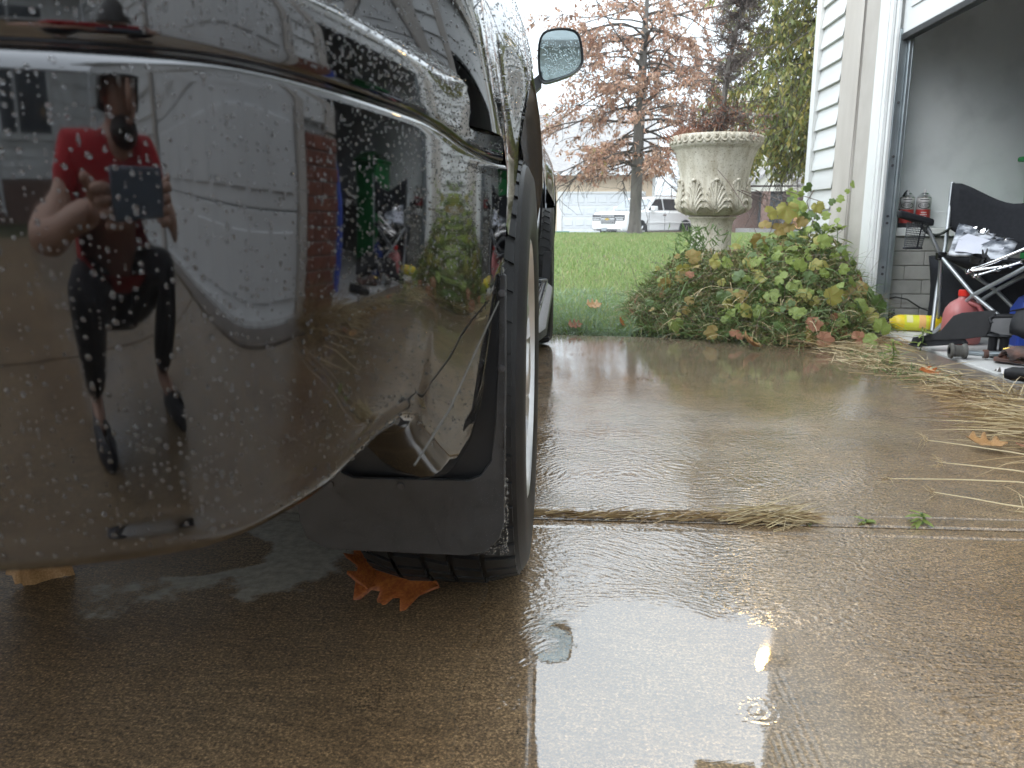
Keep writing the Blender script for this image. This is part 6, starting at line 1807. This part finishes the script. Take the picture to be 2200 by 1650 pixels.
tr_ = [(.10, -.745, .34), (.10, -.70, .43), (.0, -.725, .33), (-.10, -.375, .425), (-.072, -.59, .12), (.20, -.725, .33), (.31, -.395, .445), (.29, -.59, .12)]
skin_chain('trousers', tr_, [(0, 1), (0, 2), (2, 3), (3, 4), (0, 5), (5, 6), (6, 7)], [(.17, .15), (.165, .145), .115, .08, .058, .115, .08, .058], M['trousers'], per)
for s, (hx, hy, hz) in ((-1, (-.085, -.11, .613)), (1, (.085, -.09, .613))):
    vs, es, rs = [(hx, hy, hz)], [], [.026]
    for k in range(4):
        fx = hx - s * (.012 + .016 * k) * .4
        b0 = (fx, hy + .045, hz + .03 - .017 * k); b1 = (fx - s * -.02, hy + .066, hz + .03 - .017 * k + .004); b2 = (fx - s * -.038, hy + .058, hz + .03 - .017 * k)
        i = len(vs); vs += [b0, b1, b2]; es += [(0, i), (i, i + 1), (i + 1, i + 2)]; rs += [.0095, .0088, .008 - .0006 * k]
    i = len(vs); vs += [(hx - s * -.02, hy + .02, hz + .036), (hx - s * -.04, hy + .045, hz + .05)]; es += [(0, i), (i, i + 1)]; rs += [.011, .009]
    skin_chain('hand', vs, es, rs, M['skin'], per)
hd = Vector((.12, -.43, .825))
m = MB(); rows = []
for i in range(9):
    t = PI * .5 * i / 8
    rows.append([(hd.x + .094 * math.cos(t) * math.cos(a), hd.y - .004 + .112 * math.cos(t) * math.sin(a), hd.z + .022 + .105 * math.sin(t) - (.05 if math.sin(a) < .2 else .012) * math.cos(t)) for a in np.linspace(0, 2 * PI, 21)[:-1]])
m.grid(rows, True); m.build('hair', M['hair'], per, smooth=180)
for s in (-1, 1):
    MB().ball((hd.x + s * .032, hd.y + .083, hd.z), .012, 10, 6).build('eye', M['white_trim'], per, smooth=180)
    MB().ball((hd.x + s * .08, hd.y - .005, hd.z - .005), .02, 10, 6, (.35, .7, 1)).build('ear', M['skin'], per, smooth=180)
MB().ball((hd.x, hd.y + .10, hd.z - .02), .017, 10, 6, (.8, 1, 1.4)).build('nose', M['skin'], per, smooth=180)
MB().ball((hd.x, hd.y + .088, hd.z - .058), .018, 10, 6, (1.1, .4, .3)).build('mouth', M['skin'], per, smooth=180)
MB().ball((hd.x, hd.y + .012, hd.z - .072), .07, 14, 8, (.95, .95, .6)).build('face_shade', M['hair'], per, smooth=180)  # dark ball added over the jaw, stands for the face in shade
for x, y in ((-.09, -.48), (.31, -.48)):
    MB().grid([[(x + w * math.cos(a) * (.9 if math.sin(a) < 0 else 1), y + .13 * math.sin(a), z) for a in np.linspace(0, 2 * PI, 17)[:-1]] for w, z in ((.04, .004), (.047, .01), (.047, .04), (.036, .075), (.01, .085))], True).build('shoe', M['shoe'], per, smooth=60)
ph = thing('phone', (-.01, -.03, .6), 'grey smartphone held up by the crouching photographer', 'phone')
MB().box(-.085, .075, -.045, -.036, .60, .675).build('body', M['phone'], ph, bevel=.004)

# ------------------------------------------------------------------ misty rain air
hz = MB().box(-91, 91, -41, 111, -1.5, 7.3).build('haze', M['wire_black'], smooth=0)
hm = bpy.data.materials.new('mist')
n_, l_ = nodes_of(hm)
n_.remove(n_['Principled BSDF'])
pv = n_.new('ShaderNodeVolumePrincipled'); pv.inputs['Density'].default_value = HAZE; pv.inputs['Color'].default_value = (0.96, 0.97, 1.0, 1)
l_.new(pv.outputs[0], n_['Material Output'].inputs['Volume'])
hz.data.materials.clear(); hz.data.materials.append(hm)
tag(hz, kind='stuff')

# every mesh stores its smoothness itself; nothing here depends on the viewer
bpy.context.view_layer.update()
